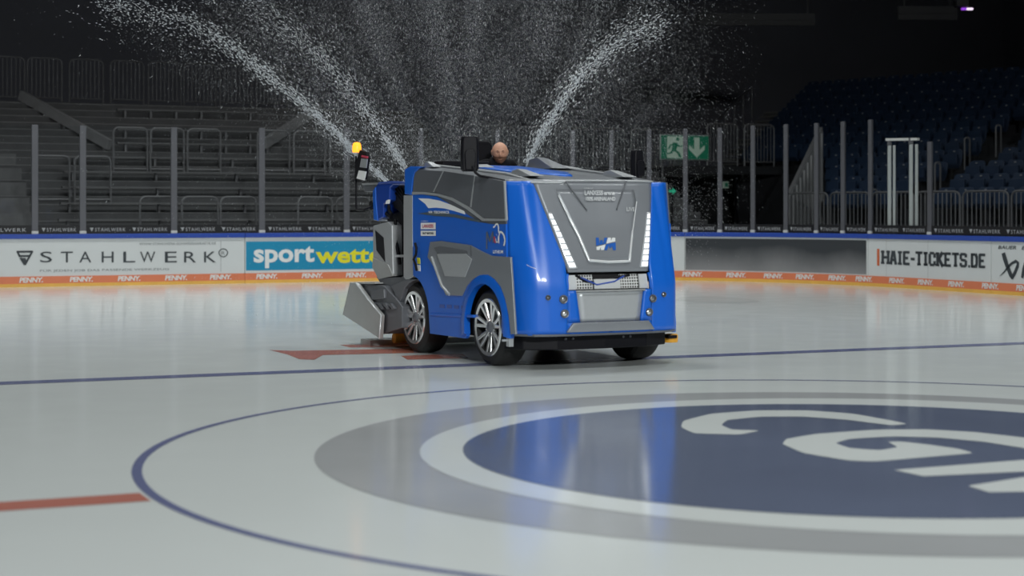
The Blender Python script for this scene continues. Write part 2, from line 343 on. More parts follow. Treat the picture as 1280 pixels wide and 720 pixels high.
# brushed letter mark
ba = SB['ba'][0]; text('lettering', 'BAUER   BAUER', T_GREY, ba, 0, 0, 0, 1, 1, True, .01, .2, fn=px_fn(1248, 1301, 307.5, 312))
fn = px_fn(1249, 1274, 315.5, 349)
def brush(b, path, ws, fn):
    L = []; R_ = []
    for i, (x, y) in enumerate(path):
        x0, y0 = path[max(i-1, 0)]; x1, y1 = path[min(i+1, len(path)-1)]; d = math.hypot(x1-x0, y1-y0); nx, ny = -(y1-y0)/d, (x1-x0)/d
        L.append(fn(x+nx*ws[i], y+ny*ws[i])); R_.append(fn(x-nx*ws[i], y-ny*ws[i]))
    n = len(path); b.add(L+R_, [(i, i+1, n+i+1, n+i) for i in range(n-1)])
b = MB(); brush(b, [(.22, .97), (.3, .75), (.42, .48), (.6, .15), (.7, .03)], [.09, .1, .09, .09, .06], fn)
brush(b, [(.66, .05), (.8, .25), (.93, .5), (.95, .62), (.85, .68), (.65, .6), (.45, .45), (.25, .25), (.04, .1)], [.07, .07, .07, .06, .06, .05, .05, .03, .008], fn); b.build('emblem', T_GREY, ba, True)
b = MB(); fn = px_fn(1277, 1302, 320, 353); brush(b, [(.04, .15), (.15, .5), (.3, .95)], [.06, .1, .08], fn); brush(b, [(.3, .95), (.55, .6), (.8, .1)], [.08, .09, .06], fn); b.build('emblem', T_GREY, ba, True)

# ------------------------------------------------------------------ glass posts and panes on the boards
posts = [(-46, 155), (44, 156), (104, 157), (218, 159), (328, 160), (434, 160), (527, 161), (622, 162), (716, 163), (764, 163), (811, 162), (856, 161), (899, 160), (940, 157), (981, 155.5), (1019, 154), (1052, 152), (1086, 149.5), (1160, 177), (1305, 165)]
PS = []
for i, (px, yt) in enumerate(posts):
    s = s_at(px); q = bline(s, .05); ztop = EYE-(yt-HZ)*q.y/F; tdir = btan(s); ang = math.atan2(tdir.y, tdir.x)
    PS.append((s, ztop))
    if px < 0 or px > 1280: continue
    vis = [p for p, _ in posts if 0 <= p <= 1280 and p not in (527, 622)]
    lab = ('grey metal glass post, %s from the left along the boards' % ORD[vis.index(px)]) if px in vis else ('grey metal glass post hidden behind the spray and vehicle, %s' % ('near its rear' if px == 527 else 'near its roof'))
    t = empty('glass_post', q+Vector((0, 0, 1.056)), ang, lab, 'post', 'glass posts on the rink boards')
    h = ztop-1.056
    wpx = .13 if px < 500 else .115 if px > 1150 else .10
    MB().box((0, 0, h/2), (wpx, .06, h)).build('column', POST, t, bevel=.01)
    MB().box((0, 0, .03), (wpx+.004, .08, .06)).build('foot_bracket', POSTW, t, bevel=.008)
for i in range(len(PS)-1):
    (sa, za), (sb, zb) = PS[i], PS[i+1]; 
    if posts[i][0] == 1086: zb = za = 1.056+1.80     # lower side glass past the corner
    zt = min(za, zb)-.01; mid = bline((sa+sb)/2, .05, 1.056)
    t = empty('safety_glass', mid, 0, 'clear rink glass pane with black lettered strip, %s from the left' % ORD[i], 'safety glass', 'glass panes above the rink boards')
    sa2, sb2 = sa+.068, sb-.068
    b = MB(); sweep(b, sa2, sb2, .044, .056, 1.058, zt); b.build('pane', GLASS, t, True)
    b = MB(); sweep(b, sa2, sb2, .034, .0435, 1.062, 1.235); st_ = b.build('banner_strip', BLACKV, t, True)
    n = max(1, round((sb2-sa2)/.98)); w = (sb2-sa2)/n
    for k in range(n):
        text('lettering', 'STAHLWERK', T_STRIP, st_, 0, 0, 0, 1, 1, True, .01, 0, 1.25, fn=bfn(sa2+k*w+.2*w, w*.72, 1.105, .072, .029))
        b = MB(); fn = bfn(sa2+k*w+.08*w, w*.09, 1.10, .08, .029); b.add([fn(0, 1), fn(.5, 0), fn(1, 1)], [(0, 1, 2)]); b.build('emblem', T_STRIP, st_, True)
# white gate posts by the side boards
s = s_at(1122); q = bline(s, .11, 1.056); tdir = btan(s)
gt = empty('gate_frame', q, 0, 'white four-post gate frame standing on the side boards near the corner', 'gate frame')
tops = []
for px, m, r in ((1106.5, POSTW, .05), (1112.5, POSTW, .035), (1133, POSTW, .05), (1140, POSTW, .04)):
    s_ = s_at(px); p = bline(s_, .11, 1.056); zt = EYE+(HZ-182+(px-1106)*.05)*p.y/F
    MB().bar(p, (p.x, p.y, zt), r*1.7, r*1.2).build('post', m, gt, True, bevel=.006)
    tops.append(Vector((p.x, p.y, zt)))
MB().bar(tops[0]+Vector((-.05, .03, .12)), tops[3]+Vector((.03, -.03, .10)), .06, .05).build('top_bar', POSTW, gt, True)
b = MB()
for p in (tops[0], tops[2]): b.box(p+Vector((0, 0, .06)), (.09, .07, .14))
b.build('corner_block', POST, gt, True, bevel=.01)

# ------------------------------------------------------------------ end stand: standing terrace
B0, W0, DR, DD = 36.9, .75, .182, .364
def _a(px, b):      # rink a of the image column px on the line rink b
    t = (px-640)/F; # X = tY ; X = a RA.x + b RB.x ; Y = a RA.y + b RB.y
    return b*(t*RB.y-RB.x)/(RA.x-t*RA.y)
EDGE = mat('step_edge_grey', (.26, .26, .265), .7, noise=.15, nscale=6)
def terrace(name, a0, a1, n, deck):
    b = MB(); prof = [(B0, 0)]
    for k in range(n):
        prof += [(B0+k*DD, W0+k*DR), (B0+(k+1)*DD, W0+k*DR)]
    bt, wt = B0+n*DD, W0+(n-1)*DR
    prof += [(bt, wt+.05), (bt+deck, wt+.05), (bt+deck, 0)]
    b.prism([rink(a0, p, z) for p, z in prof], [rink(a1, p, z) for p, z in prof])
    T_ = tag(b.build(name, CONC), kind='structure')
    for k in range(n): MB().bar(rink(a0+.01, B0+k*DD+.018, W0+k*DR+.004), rink(a1-.01, B0+k*DD+.018, W0+k*DR+.004), .05, .012).build('step_edge', EDGE, T_)
    return T_, bt, wt+.05
aL, aM, aR = _a(-90, 38), _a(585, 40), _a(872, 38.5)
T1, btL, wtL = terrace('floor_terrace_left', aL, aM, 20, 3.5)
T2, btM, wtM = terrace('floor_terrace_middle', aM+.002, aR, 11, 4.5)
# long benches resting on the treads (lighter front edges seen as lines)
BEN = mat('bench_plank', (.17, .17, .175), .7, noise=.15, nscale=5)
for j, k in enumerate((2, 4, 6, 8, 10, 12, 14, 17)):
    p0, p1 = _a(72, B0+k*DD)+(.02*k), aM-.05; bb = B0+k*DD+.16; z = W0+k*DR
    if k >= 12: p0, p1 = _a(146, bb), _a(322, bb)
    t = empty('terrace_bench', rink((p0+p1)/2, bb, z), TH, 'long grey terrace bench on the left stand, %s from the bottom' % ORD[j], 'bench', 'benches on the left terrace')
    L = p1-p0
    MB().box((0, 0, .215), (L, .20, .035)).build('plank', BEN, t)
    for q in range(6): MB().box((-L/2+.2+(L-.4)*q/5, 0, .1), (.05, .12, .2)).build('leg', RAILD, t)
# railing hoops
def hoop(name, w, h, bars, m, r=.022, label='', group='', cat='railing', lower=True):
    t = empty(name, (0, 0, 0), 0, label, cat, group); k = min(.13, w*.45)
    path = [(-w/2, 0, 0), (-w/2, 0, h-k)]+[(-w/2+k-k*math.cos(a), 0, h-k+k*math.sin(a)) for a in (.4, .8, 1.2)]+[(-w/2+k, 0, h), (w/2-k, 0, h)]+[(w/2-k+k*math.sin(a), 0, h-k+k*math.cos(a)) for a in (.4, .8, 1.2)]+[(w/2, 0, h-k), (w/2, 0, 0)]
    MB().tube(path, r, 8).build('frame', m, t, smooth=40)
    if lower: MB().tube([(-w/2, 0, .12), (w/2, 0, .12)], r*.75, 8).build('lower_rail', m, t, smooth=40)
    for i in range(bars):
        x = -w/2+w*(i+1)/(bars+1); MB().tube([(x, 0, .12 if lower else 0), (x, 0, h-.02)], r*.5, 6).build('bar', m, t, smooth=40)
    return t
hp = hoop('crush_barrier', .79, 1.08, 0, RAIL, .024, 'x', 'crush barriers on the left terrace', 'barrier')
first = [True]
def put(proto, loc, rz, label, flag):
    o = proto if flag[0] else copy_tree(proto); flag[0] = False
    o.location = loc; o.rotation_euler = (0, 0, rz); o['label'] = label; return o
rowsA = [([163, 209, 255, 342, 387, 432], 9, 'upper', 0), ([64, 116], 5, 'middle', 0), ([198, 250, 298, 394, 442], 0, 'lowest', 0)]
for xs, k, nm, _ in rowsA:
    for i, px in enumerate(xs):
        bb = B0+k*DD+.1; a = _a(px, bb)
        put(hp, rink(a, bb, W0+k*DR), TH, 'grey tube crush barrier, %s row on left terrace, %s from the left' % (nm, ORD[i]), first)
gp = hoop('deck_railing', .84, 1.12, 7, RAILD, .022, 'x', 'railings along the upper left deck'); first = [True]
for i, px in enumerate((9, 56, 108, 159, 206, 250, 295, 340)):
    put(gp, rink(_a(px, btL+.2), btL+.2, wtL), TH, 'dim barred railing along the upper left deck, %s from the left' % ORD[i], first)
# middle deck over the entrance, with its railing
bD = 39.3+0; wD = 2.72
dk = MB(); dk.prism([rink(_a(866, bD)-.3, bD, wD-.22), rink(_a(1003, bD), bD, wD-.22), rink(_a(1003, bD), bD+5, wD-.22), rink(_a(866, bD)-.3, bD+5, wD-.22)], [rink(_a(866, bD)-.3, bD, wD), rink(_a(1003, bD), bD, wD), rink(_a(1003, bD), bD+5, wD), rink(_a(866, bD)-.3, bD+5, wD)])
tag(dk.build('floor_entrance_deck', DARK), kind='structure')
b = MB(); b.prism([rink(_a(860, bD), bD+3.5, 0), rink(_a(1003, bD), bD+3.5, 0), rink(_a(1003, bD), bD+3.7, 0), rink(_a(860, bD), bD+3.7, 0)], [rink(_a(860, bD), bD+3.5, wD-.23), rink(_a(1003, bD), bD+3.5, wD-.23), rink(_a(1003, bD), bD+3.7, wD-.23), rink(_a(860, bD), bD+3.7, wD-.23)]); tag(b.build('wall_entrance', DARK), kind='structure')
bR = max(bD, btM)+.15
gm = hoop('deck_railing', .93, 1.12, 8, RAIL, .022, 'x', 'railings over the middle entrance'); first = [True]
for i, px in enumerate((622, 669, 715, 761, 808, 856, 903, 949)):
    b_ = bR if px < 866 else bD+.12
    put(gm, rink(_a(px, b_), b_, wtM if px < 866 else wD), TH, 'grey barred deck railing above the entrance, %s from the left' % ORD[i], first)
STRG = mat('stringer_concrete', (.30, .30, .31), .8, noise=.15, nscale=4)
# stringers of the stairs on the left stand
for (x0, y0, x1, y1, lab, bb) in ((26, 119, 137, 181, 'sloping grey stair stringer at the far left of the terrace', btL-.1), (402, 133, 330, 180, 'sloping grey stair stringer at the right end of the left terrace', btL-.1)):
    P = [rink(_a(x, b_), b_) for x, b_ in ((x0, bb), (x1, 41.2))]; Q = [Vector((p.x, p.y, EYE-(y-HZ)*p.y/F)) for p, y in zip(P, (y0, y1))]
    t = empty('stair_stringer', Q[1], 0, lab, 'stair'); MB().bar(Q[0], Q[1], .12, .24).build('beam', STRG, t, True)
    for f_ in (.06, .5, .94):
        p = Q[0].lerp(Q[1], f_); zb = W0+int((p.dot(RB)-B0)/DD)*DR
        if p.z-.1 > zb: MB().bar((p.x, p.y, zb), (p.x, p.y, p.z), .06).build('post', RAILD, t, True)
# stepped blocks on the far left
t = empty('aisle_steps', gnd(10, 300, .75), 0, 'stack of light grey concrete aisle steps at the far left edge', 'steps')
for i, (xr, y0, y1) in enumerate(((40, 267, 284), (37, 247, 258), (33, 228, 239), (27, 210, 220), (20, 192, 201))):
    bb = B0+.4+i*.9; z1 = EYE-(y0-HZ)*rink(_a(10, bb), bb).y/F; z0 = EYE-(y1-HZ)*rink(_a(10, bb), bb).y/F
    kk = int((bb-B0)/DD); zfl = W0+kk*DR; z0 = min(z0, zfl)
    a1 = _a(xr, bb); a0 = aL+.1
    b = MB(); b.prism([rink(a0, bb, zfl-.05), rink(a1, bb, zfl-.05), rink(a1, bb+.5, zfl-.05), rink(a0, bb+.5, zfl-.05)], [rink(a0, bb, z1), rink(a1, bb, z1), rink(a1, bb+.5, z1), rink(a0, bb+.5, z1)])
    b.build('step', CONC_L, t, True)

# ------------------------------------------------------------------ emergency exit sign and small green sign
SG = mat('sign_green', (.015, .20, .11), .4, emit=.12, noise=.03); SW = mat('sign_pale', (.45, .58, .48), .4, emit=.14, noise=.03)
bS = bD-.12; aS0, aS1 = _a(825.5, bS), _a(886.5, bS); dS = rink((aS0+aS1)/2, bS).y; zS0, zS1 = EYE+(HZ-200)*dS/F, EYE+(HZ-168.5)*dS/F
zf_ = W0+int((bS-B0)/DD)*DR
sg = empty('exit_sign', rink((aS0+aS1)/2, bS, zS0), TH, 'green emergency exit sign with running man and down arrow on the deck railing', 'exit sign')
wS, hS = aS1-aS0, zS1-zS0
MB().bar((-wS/2+.1, .07, zf_-zS0), (-wS/2+.1, .07, hS*.9), .035).build('post', RAILD, sg)
MB().box((0, .03, hS/2), (wS, .05, hS)).build('frame', mat('sign_frame', (.4, .45, .43), .4, noise=.05), sg, bevel=.008)
MB().box((0, 0, hS/2), (wS-.05, .02, hS-.05)).build('face', SG, sg)
fn = lambda x, y: Vector((-wS/2+x*wS, -.013, y*hS))
b = MB(); b.add([fn(.13, .07), fn(.47, .07), fn(.47, .93), fn(.13, .93)], [(0, 1, 2, 3)]); b.build('door_symbol', SW, sg)
fn2 = lambda x, y: Vector((-wS/2+x*wS, -.017, y*hS)); b = MB()
strokes(b, [(.30, .68, .27, .40, .10), (.27, .40, .36, .28, .055), (.36, .28, .40, .10, .05), (.27, .42, .20, .25, .055), (.20, .25, .10, .25, .05), (.30, .66, .20, .58, .045), (.20, .58, .16, .42, .04), (.31, .66, .38, .52, .045), (.38, .52, .45, .56, .04)], .05, fn2)
b.add([fn2(.345+.035*math.cos(k*math.pi/6), .82+.07*math.sin(k*math.pi/6)) for k in range(12)], [tuple(range(12))]); b.build('running_figure', SG, sg)
b = MB(); strokes(b, [(.74, .9, .74, .25, .11)], .1, fn); b.add([fn(.74, .1), fn(.90, .42), fn(.90, .6), fn(.74, .32), fn(.58, .6), fn(.58, .42)], [(0, 1, 2, 3, 4, 5)]); b.build('arrow_symbol', SW, sg)
p = rink(_a(905, bD+3.44), bD+3.44); z = EYE+(HZ-235)*p.y/F
es = empty('wayfinding_sign', p+Vector((0, 0, z)), TH, 'tiny pale green sign on the wall inside the dark entrance', 'sign')
MB().box((0, -.02, .09), (.26, .03, .19)).build('face', SW, es); MB().box((.06, -.04, .09), (.1, .01, .12)).build('symbol', SG, es)
GE = mat('sign_green_lit', (.02, .35, .2), .4, emit=.5)
p = rink(_a(840, B0-.25), B0-.25); z = EYE+(HZ-243)*p.y/F
es2 = empty('arrow_sign', Vector((p.x, p.y, .0)), TH, 'tiny lit green arrow sign right of the vehicle behind the glass', 'sign')
MB().bar((0, 0, -.055), (0, 0, z), .04).build('post', BLACKV, es2); b = MB(); o_ = Vector((0, -.035, z)); b.prism([o_+Vector(q) for q in ((-.1, 0, .05), (.0, 0, .05), (0, 0, .0), (.1, 0, .08), (0, 0, .16), (0, 0, .11), (-.1, 0, .11))], [o_+Vector((q[0], .015, q[2])) for q in ((-.1, 0, .05), (.0, 0, .05), (0, 0, .0), (.1, 0, .08), (0, 0, .16), (0, 0, .11), (-.1, 0, .11))]); b.build('arrow', GE, es2)

# ------------------------------------------------------------------ right stand: block of navy folding seats
TE = math.radians(-50); SE = Vector((math.cos(TE), math.sin(TE), 0)); SN = Vector((-math.sin(TE), math.cos(TE), 0))
Q0 = Vector((6.50, 40.4, 0)); SD, SR, SW0 = .9, .325, 1.22; NR = 12
def seatpt(t, d, z): return Q0+SE*t+SN*d+Vector((0, 0, z))
def t_at(px, d):
    k = (px-640)/F; q = Q0+SN*d; return (k*q.y-q.x)/(SE.x-k*SE.y)
b = MB(); prof = [(-.25, 0), (-.25, .9), (.75, .9)]
for k in range(NR): prof += [(.75+k*SD, SW0+k*SR), (.75+(k+1)*SD, SW0+k*SR)]
prof += [(.75+NR*SD, 0)]
tl, tr = t_at(985, 0)-.05, t_at(1345, 0)+6
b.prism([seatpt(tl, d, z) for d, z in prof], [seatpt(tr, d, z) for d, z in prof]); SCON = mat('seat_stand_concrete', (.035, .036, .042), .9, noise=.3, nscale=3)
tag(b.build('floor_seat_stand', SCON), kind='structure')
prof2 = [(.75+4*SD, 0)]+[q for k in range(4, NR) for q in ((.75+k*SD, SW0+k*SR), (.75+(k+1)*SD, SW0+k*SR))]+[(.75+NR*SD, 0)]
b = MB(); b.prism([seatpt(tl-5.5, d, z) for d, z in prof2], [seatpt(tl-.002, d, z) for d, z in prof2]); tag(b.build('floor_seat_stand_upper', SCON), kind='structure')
# one seat, then copies
seat0 = empty('stadium_seat', (0, 0, 0), 0, 'x', 'seat', 'navy folding seats in the right stand')
rings = []
for z, y, w in ((.40, .06, .20), (.52, .09, .225), (.70, .13, .225), (.80, .155, .20), (.83, .165, .14)):
    rings.append([(-w, y-.02, z), (w, y-.02, z), (w, y+.025, z), (-w, y+.025, z)])
MB().loft(rings).build('backrest', SEAT, seat0, bevel=.012)
MB().loft([[(-.20, -.02, .36), (.20, -.02, .36), (.20, .05, .36), (-.20, .05, .36)], [(-.21, -.09, .46), (.21, -.09, .46), (.21, .0, .46), (-.21, .0, .46)], [(-.19, -.06, .70), (.19, -.06, .70), (.19, .02, .70), (-.19, .02, .70)]]).build('folded_seat', SEAT, seat0, bevel=.012)
MB().box((0, .02, .18), (.06, .05, .36)).box((0, .0, .01), (.2, .12, .02)).build('bracket', SEATM, seat0)
MB().box((.0, .108, .775), (.05, .01, .025)).build('number_plate', PLATE, seat0)
first = [True]; rz = TE
for k in range(NR):
    d = .75+k*SD+.5; t0 = t_at(1034 if k < 4 else 930+(k-4)*11, d); t1 = t_at(1292, d); i = 0; t = t0+.2; idx = 0
    ta = t_at(1130+k*22, d)
    while t < t1:
        if not (0 <= k < 7 and abs(t-ta-.45) < .5):
            put(seat0, seatpt(t, d, SW0+k*SR), rz, 'navy folding seat, %s row up on right stand, %s from row\'s left end' % (ORD[k], ORD[min(idx, 35)]), first); idx += 1
        t += .52
# barriers in front of the seats
fb = hoop('front_barrier', 1.12, 1.04, 9, RAIL, .024, 'x', 'barred barriers in front of the seats', 'barrier'); first = [True]
t = t_at(988, .0)+.56; i = 0
while t < t_at(1335, 0):
    put(fb, seatpt(t, .0, .9), rz, 'grey barred barrier before the seats, %s from the left' % ORD[i], first); t += 1.2; i += 1
# aisle hand rails
ar = hoop('aisle_handrail', .13, .80, 0, RAIL, .022, 'x', 'narrow hand rails up the aisle', 'handrail', lower=False); first = [True]
for i, (px, k) in enumerate(((1093, 0), (1172, 2), (1209, 4), (1248, 5))):
    d = .75+k*SD+.3; o = put(ar, seatpt(t_at(px, d), d, SW0+k*SR), math.radians(5), 'narrow steel aisle hand rail among the seats, %s going up' % ORD[i], first)
# ribbed parapet beside the entrance
P0, P1 = pix(986, 243, 40.9), pix(1026, 160, 42.2)
t = empty('entrance_parapet', (P0.x, P0.y, 0), 0, 'light sloping ribbed parapet wall between entrance and seats', 'parapet')
pr = [(P0.x, P0.y, 0), (P1.x, P1.y, 0), (P1.x, P1.y, P1.z-.1), (P1.x-.02, P1.y-.02, P1.z), (P0.x, P0.y, P0.z)]
nv = Vector((P1.y-P0.y, -(P1.x-P0.x), 0)).normalized()*.06
MB().prism(pr, [Vector(p)+nv for p in pr]).build('wall_panel', WALLP, t, True)
MB().bar(P0, P1, .1, .06).build('cap', RAIL, t, True)
for i in range(9):
    f_ = (i+.5)/9; p = P0.lerp(P1, f_); MB().bar((p.x+nv.x*1.1, p.y+nv.y*1.1, 0.0), (p.x+nv.x*1.1, p.y+nv.y*1.1, p.z-.05), .04, .04).build('rib', WALLP, t, True)
# stair flight left of the upper seats
t = empty('stair_flight', seatpt(t_at(900, .75+4*SD), .75+4*SD, SW0+4*SR), 0, 'dim stair flight with pale edges left of the upper seats', 'stairs')
NOSE = mat('stair_nosing', (.22, .22, .20), .7, noise=.1)
for k in range(4, 11):
    for h_ in (0, 1):
        d = .75+k*SD+h_*.45; z = SW0+k*SR-(.16 if h_ == 0 else 0)-.0; x0 = 884+(k-4)*11+h_*5
        ta, tb = t_at(x0, d), t_at(x0+36, d)
        z = SW0+k*SR+.16*h_
        if h_: b = MB(); b.prism([seatpt(ta, d, z-.16), seatpt(tb, d, z-.16), seatpt(tb, d+.44, z-.16), seatpt(ta, d+.44, z-.16)], [seatpt(ta, d, z), seatpt(tb, d, z), seatpt(tb, d+.44, z), seatpt(ta, d+.44, z)]); b.build('step', CONC, t, True)
        MB().bar(seatpt(ta, d+.01, z+.01), seatpt(tb, d+.01, z+.01), .05, .025).build('nosing', NOSE, t, True)
t = empty('stair_railing', seatpt(t_at(880, .75+4*SD), .75+4*SD, SW0+4*SR), 0, 'dim steel railing climbing left of the stair flight', 'railing'); pts = []
for k in range(4, 11):
    d = .75+k*SD+.2; p = seatpt(t_at(874+(k-4)*11, d), d, SW0+k*SR); MB().tube([p, p+Vector((0, 0, 1.0))], .02, 6).build('post', RAILD, t, True); pts.append(p+Vector((0, 0, 1.0)))
MB().tube(pts, .022, 6).build('top_rail', RAILD, t, True)
# hanging fixtures high up
HANG = mat('fixture_grey', (.05, .05, .055), .6, noise=.1)
for (x0, x1, y0, y1, d, nm, lab) in ((872, 1018, 17, 32, 52, 'hanging_panel', 'long dim grey panel hanging high above the middle stand'), (1122, 1196, 8, 25, 50, 'hanging_panel', 'short dim grey panel hanging high above the right stand')):
    A, B_ = pix(x0, y0, d), pix(x1, y1, d); t = empty(nm, ((A.x+B_.x)/2, d, B_.z), 0, lab, 'panel')
    MB().box(((A.x+B_.x)/2, d, (A.z+B_.z)/2), (B_.x-A.x, .12, A.z-B_.z)).build('panel', HANG, t, True)
    MB().box(((A.x+B_.x)/2, d-.08, (A.z+B_.z)/2), (B_.x-A.x, .04, .04)).build('rib', HANG, t, True)
    for x in (A.x+.2, B_.x-.2): MB().bar((x, d, A.z), (x, d, 17), .04).build('rod', HANG, t, True)
A = pix(1209, 14, 46); t = empty('stage_light', A, 0, 'small hanging stage light glowing purple and white at upper right', 'stage light')
MB().box((A.x-.15, A.y, A.z+.22), (.34, .3, .22)).build('housing', HANG, t, True, bevel=.02); MB().bar((A.x-.15, A.y, A.z+.33), (A.x-.15, A.y, 17), .05).build('rod', HANG, t, True)
MB().box((A.x-.09, A.y, A.z+.06), (.12, .1, .05)).build('purple_lens', mat('lens_purple', (.25, .05, .6), .4, emit=1.2), t, True); MB().box((A.x+.07, A.y, A.z+.06), (.15, .1, .05)).build('white_lens', mat('lens_white', (.9, .75, .95), .4, emit=1.3), t, True)

# ------------------------------------------------------------------ the ice resurfacer
MO = Vector((.506, 17.317, 0)); MYAW = math.atan2(.462, .887)
MR = Vector((math.cos(MYAW), math.sin(MYAW), 0)); MBK = Vector((-math.sin(MYAW), math.cos(MYAW), 0))
BLUE = mat('paint_blue', (.005, .12, .59), .36, noise=.03, nscale=2, coat=.2); BLUED = mat('paint_deep_blue', (.012, .06, .36), .3, coat=.5, noise=.03)
GREY = mat('panel_grey', (.235, .25, .275), .34, .25, noise=.05, nscale=3, coat=.3); GREYD = mat('panel_dark_grey', (.125, .133, .15), .4, .2, noise=.05)
SILV = mat('panel_silver', (.46, .48, .50), .36, .4, noise=.04); CHROME = mat('chrome', (.78, .79, .80), .2, .8, noise=.03)
BRUSH = mat('brushed_steel', (.46, .47, .47), .45, .5, noise=.08, nscale=6)
LIP = mat('lip_bright', (.68, .70, .72), .3, .3, noise=.03)
BLK = mat('black_plastic', (.006, .006, .009), .5, spec=.2, noise=.1); RUB = mat('tyre_rubber', (.012, .012, .013), .7, noise=.15, bump=.3, bscale=40)
LED = mat('led_lamp', (.93, .96, 1), .3, emit=.72); LEDH = mat('led_housing', (.55, .57, .6), .2, .2, noise=.05)
YELP = mat('roller_yellow', (.80, .38, .03), .5, noise=.1); AMB = mat('beacon_amber', (1.0, .33, .025), .25, emit=1.7); LENS = mat('lamp_lens', (.30, .31, .33), .1, .6, noise=.1)
M_ = empty('ice_resurfacer', MO, MYAW, 'large blue and grey ice resurfacing vehicle standing on the ice', 'ice resurfacer')
def L_(u, v, w): return Vector((v, -u, w))                  # forward, right of picture, up -> local
CL = Vector((-MO.dot(MR), -MO.dot(MBK), EYE))               # eye in local axes
def lray(x, y):
    d = Vector(((x-640)/F, 1, -(y-HZ)/F)); return Vector((d.dot(MR), d.dot(MBK), d.z))
def on_side(x, y, v=-.93):
    d = lray(x, y); t = (v-CL.x)/d.x; p = CL+d*t; return -p.y, p.z
def on_front(x, y, u):
    d = lray(x, y); t = (-u-CL.y)/d.y; p = CL+d*t; return p.x, p.z
def interp(x, T):
    if x <= T[0][0]: return T[0][1]
    for (a, fa), (b, fb) in zip(T, T[1:]):
        if x <= b: return fa+(fb-fa)*(x-a)/(b-a)
    return T[-1][1]
PU = [(0, .96), (.3, .955), (.5, .94), (.65, .91), (.76, .87), (.81, .835), (.835, .80), (.93, .62)]
LN = [(0, .33), (.7, .28), (.82, .21), (.93, .10)]
TP = lambda w: 1-.032*max(0, w-.8)
def US(v, w):
    v = abs(v); k = max(0, (w-.80)/1.0); return interp(v, PU)-interp(v, LN)*k**1.15
def on_hood(x, y):
    u = .8
    for _ in range(25): v, w = on_front(x, y, u); v /= TP(w); u = US(v, w)
    return v, w
def hood_pt(v, w, off=0): return L_(US(v, w)+off, v*TP(w), w)
def surf(rows, vl, vr, n, off=0):                            # panel following the nose surface
    b = MB(); m = len(rows)
    for w in rows:
        a, c = vl(w), vr(w)
        for i in range(n+1): v = a+(c-a)*i/n; b.v.append(hood_pt(v, w, off(w) if callable(off) else off))
    for j in range(m-1):
        for i in range(n): o = j*(n+1)+i; b.f.append((o, o+1, o+n+2, o+n+1))
    return b
def rows(a, c, n): return [a+(c-a)*i/n for i in range(n+1)]
def vI(w):
    if w < .447: return .002
    if w < .755: return .335+(w-.447)/.308*.045
    if w < .915: return .455
    return .445+(w-.915)/.88*.25
# nose: fenders, hood, inserts
for sg_ in (-1, 1):
    b = MB()
    vo = lambda w: max(.47, vI(w)) if w > .915 else .47
    q = surf(rows(.335, .915, 10)[:-1]+rows(.9151, 1.795, 20), (lambda w, s=sg_: s*vo(w)), (lambda w, s=sg_: s*.93), 22); b.add(q.v, q.f)
    WS = rows(.335, 1.795, 30); o_ = len(b.v)
    for w in WS: b.v += [hood_pt(sg_*.93, w), L_(US(.93, w)-.16, sg_*.924*(.5+.5*TP(w)), w)]
    b.f += [(o_+2*i, o_+2*i+1, o_+2*i+3, o_+2*i+2) for i in range(len(WS)-1)]
    for w0, w1, n in ((.335, .4469, 3), (.4471, .7549, 6), (.7551, .915, 3)):
        q = surf(rows(w0, w1, n), (lambda w, s=sg_: s*vI(w)), (lambda w, s=sg_: s*.471), 8 if w0 < .4 else 3); b.add(q.v, q.f)
    b.build('front_fender', BLUE, M_, smooth=50, solid=.03)
HW = lambda w: vI(w)-.004
surf(rows(.93, 1.795, 24), lambda w: -HW(w), HW, 30, -.004).build('hood', GREY, M_, smooth=50, solid=.03)
# raised inner hood panel, its bright lip and the upper V
Ipx = [(696, 242), (712, 275), (723, 296), (730, 312), (736, 326), (786, 327), (789, 296), (792, 272), (795, 250)]
def hood_poly(name, m, px, off, depth=.02, parent=M_):
    P = [on_hood(*p) for p in px]; A = [hood_pt(v, w, off) for v, w in P]; B = [hood_pt(v, w, off-depth) for v, w in P]
    return MB().prism(A, B).build(name, m, parent)
def hood_line(name, m, px, r, off=.004, parent=M_, sub=5):
    Q = []
    for (x0, y0), (x1, y1) in zip(px, px[1:]):
        for i in range(sub): Q.append((x0+(x1-x0)*i/sub, y0+(y1-y0)*i/sub))
    Q.append(px[-1]); P = [hood_pt(*on_hood(*p), off) for p in Q]
    return MB().tube(P, r, 8).build(name, m, parent, smooth=60)
wl = [on_hood(*p) for p in Ipx]
def edge(side):
    pts = sorted([(w, v) for v, w in wl if (v < 0) == (side < 0)]); return lambda w: interp(w, pts)
wlo, whi = min(w for v, w in wl), 1.72
ip = surf(rows(wlo+.012, whi, 16), edge(-1), edge(1), 20, lambda w: -.0036+.0176*min(1, max(0, (1.71-w)/.35))).build('hood_insert', GREY, M_, smooth=50, solid=.025)
hood_line('hood_lip', LIP, [(697, 244), (712, 275), (723, 296), (735.5, 325.5)], [.005]+[.009]*4+[.015]*11, .012)
hood_line('hood_lip', LIP, [(735.5, 325.5), (760, 327.5), (786, 326.5), (789, 296), (795, 252)], [.015]*12+[.012]*4+[.006]*5, .012)
hood_line('hood_crease', GREYD, [(706, 226.5), (720, 245), (733, 263)], .007, .016)
hood_line('hood_crease', GREYD, [(782, 226.5), (776, 245), (770, 262)], .007, .016)
hood_line('hood_top_edge', SILV, [(663, 228), (700, 228.5), (709, 226), (781, 226), (815, 227)], .010, .0)
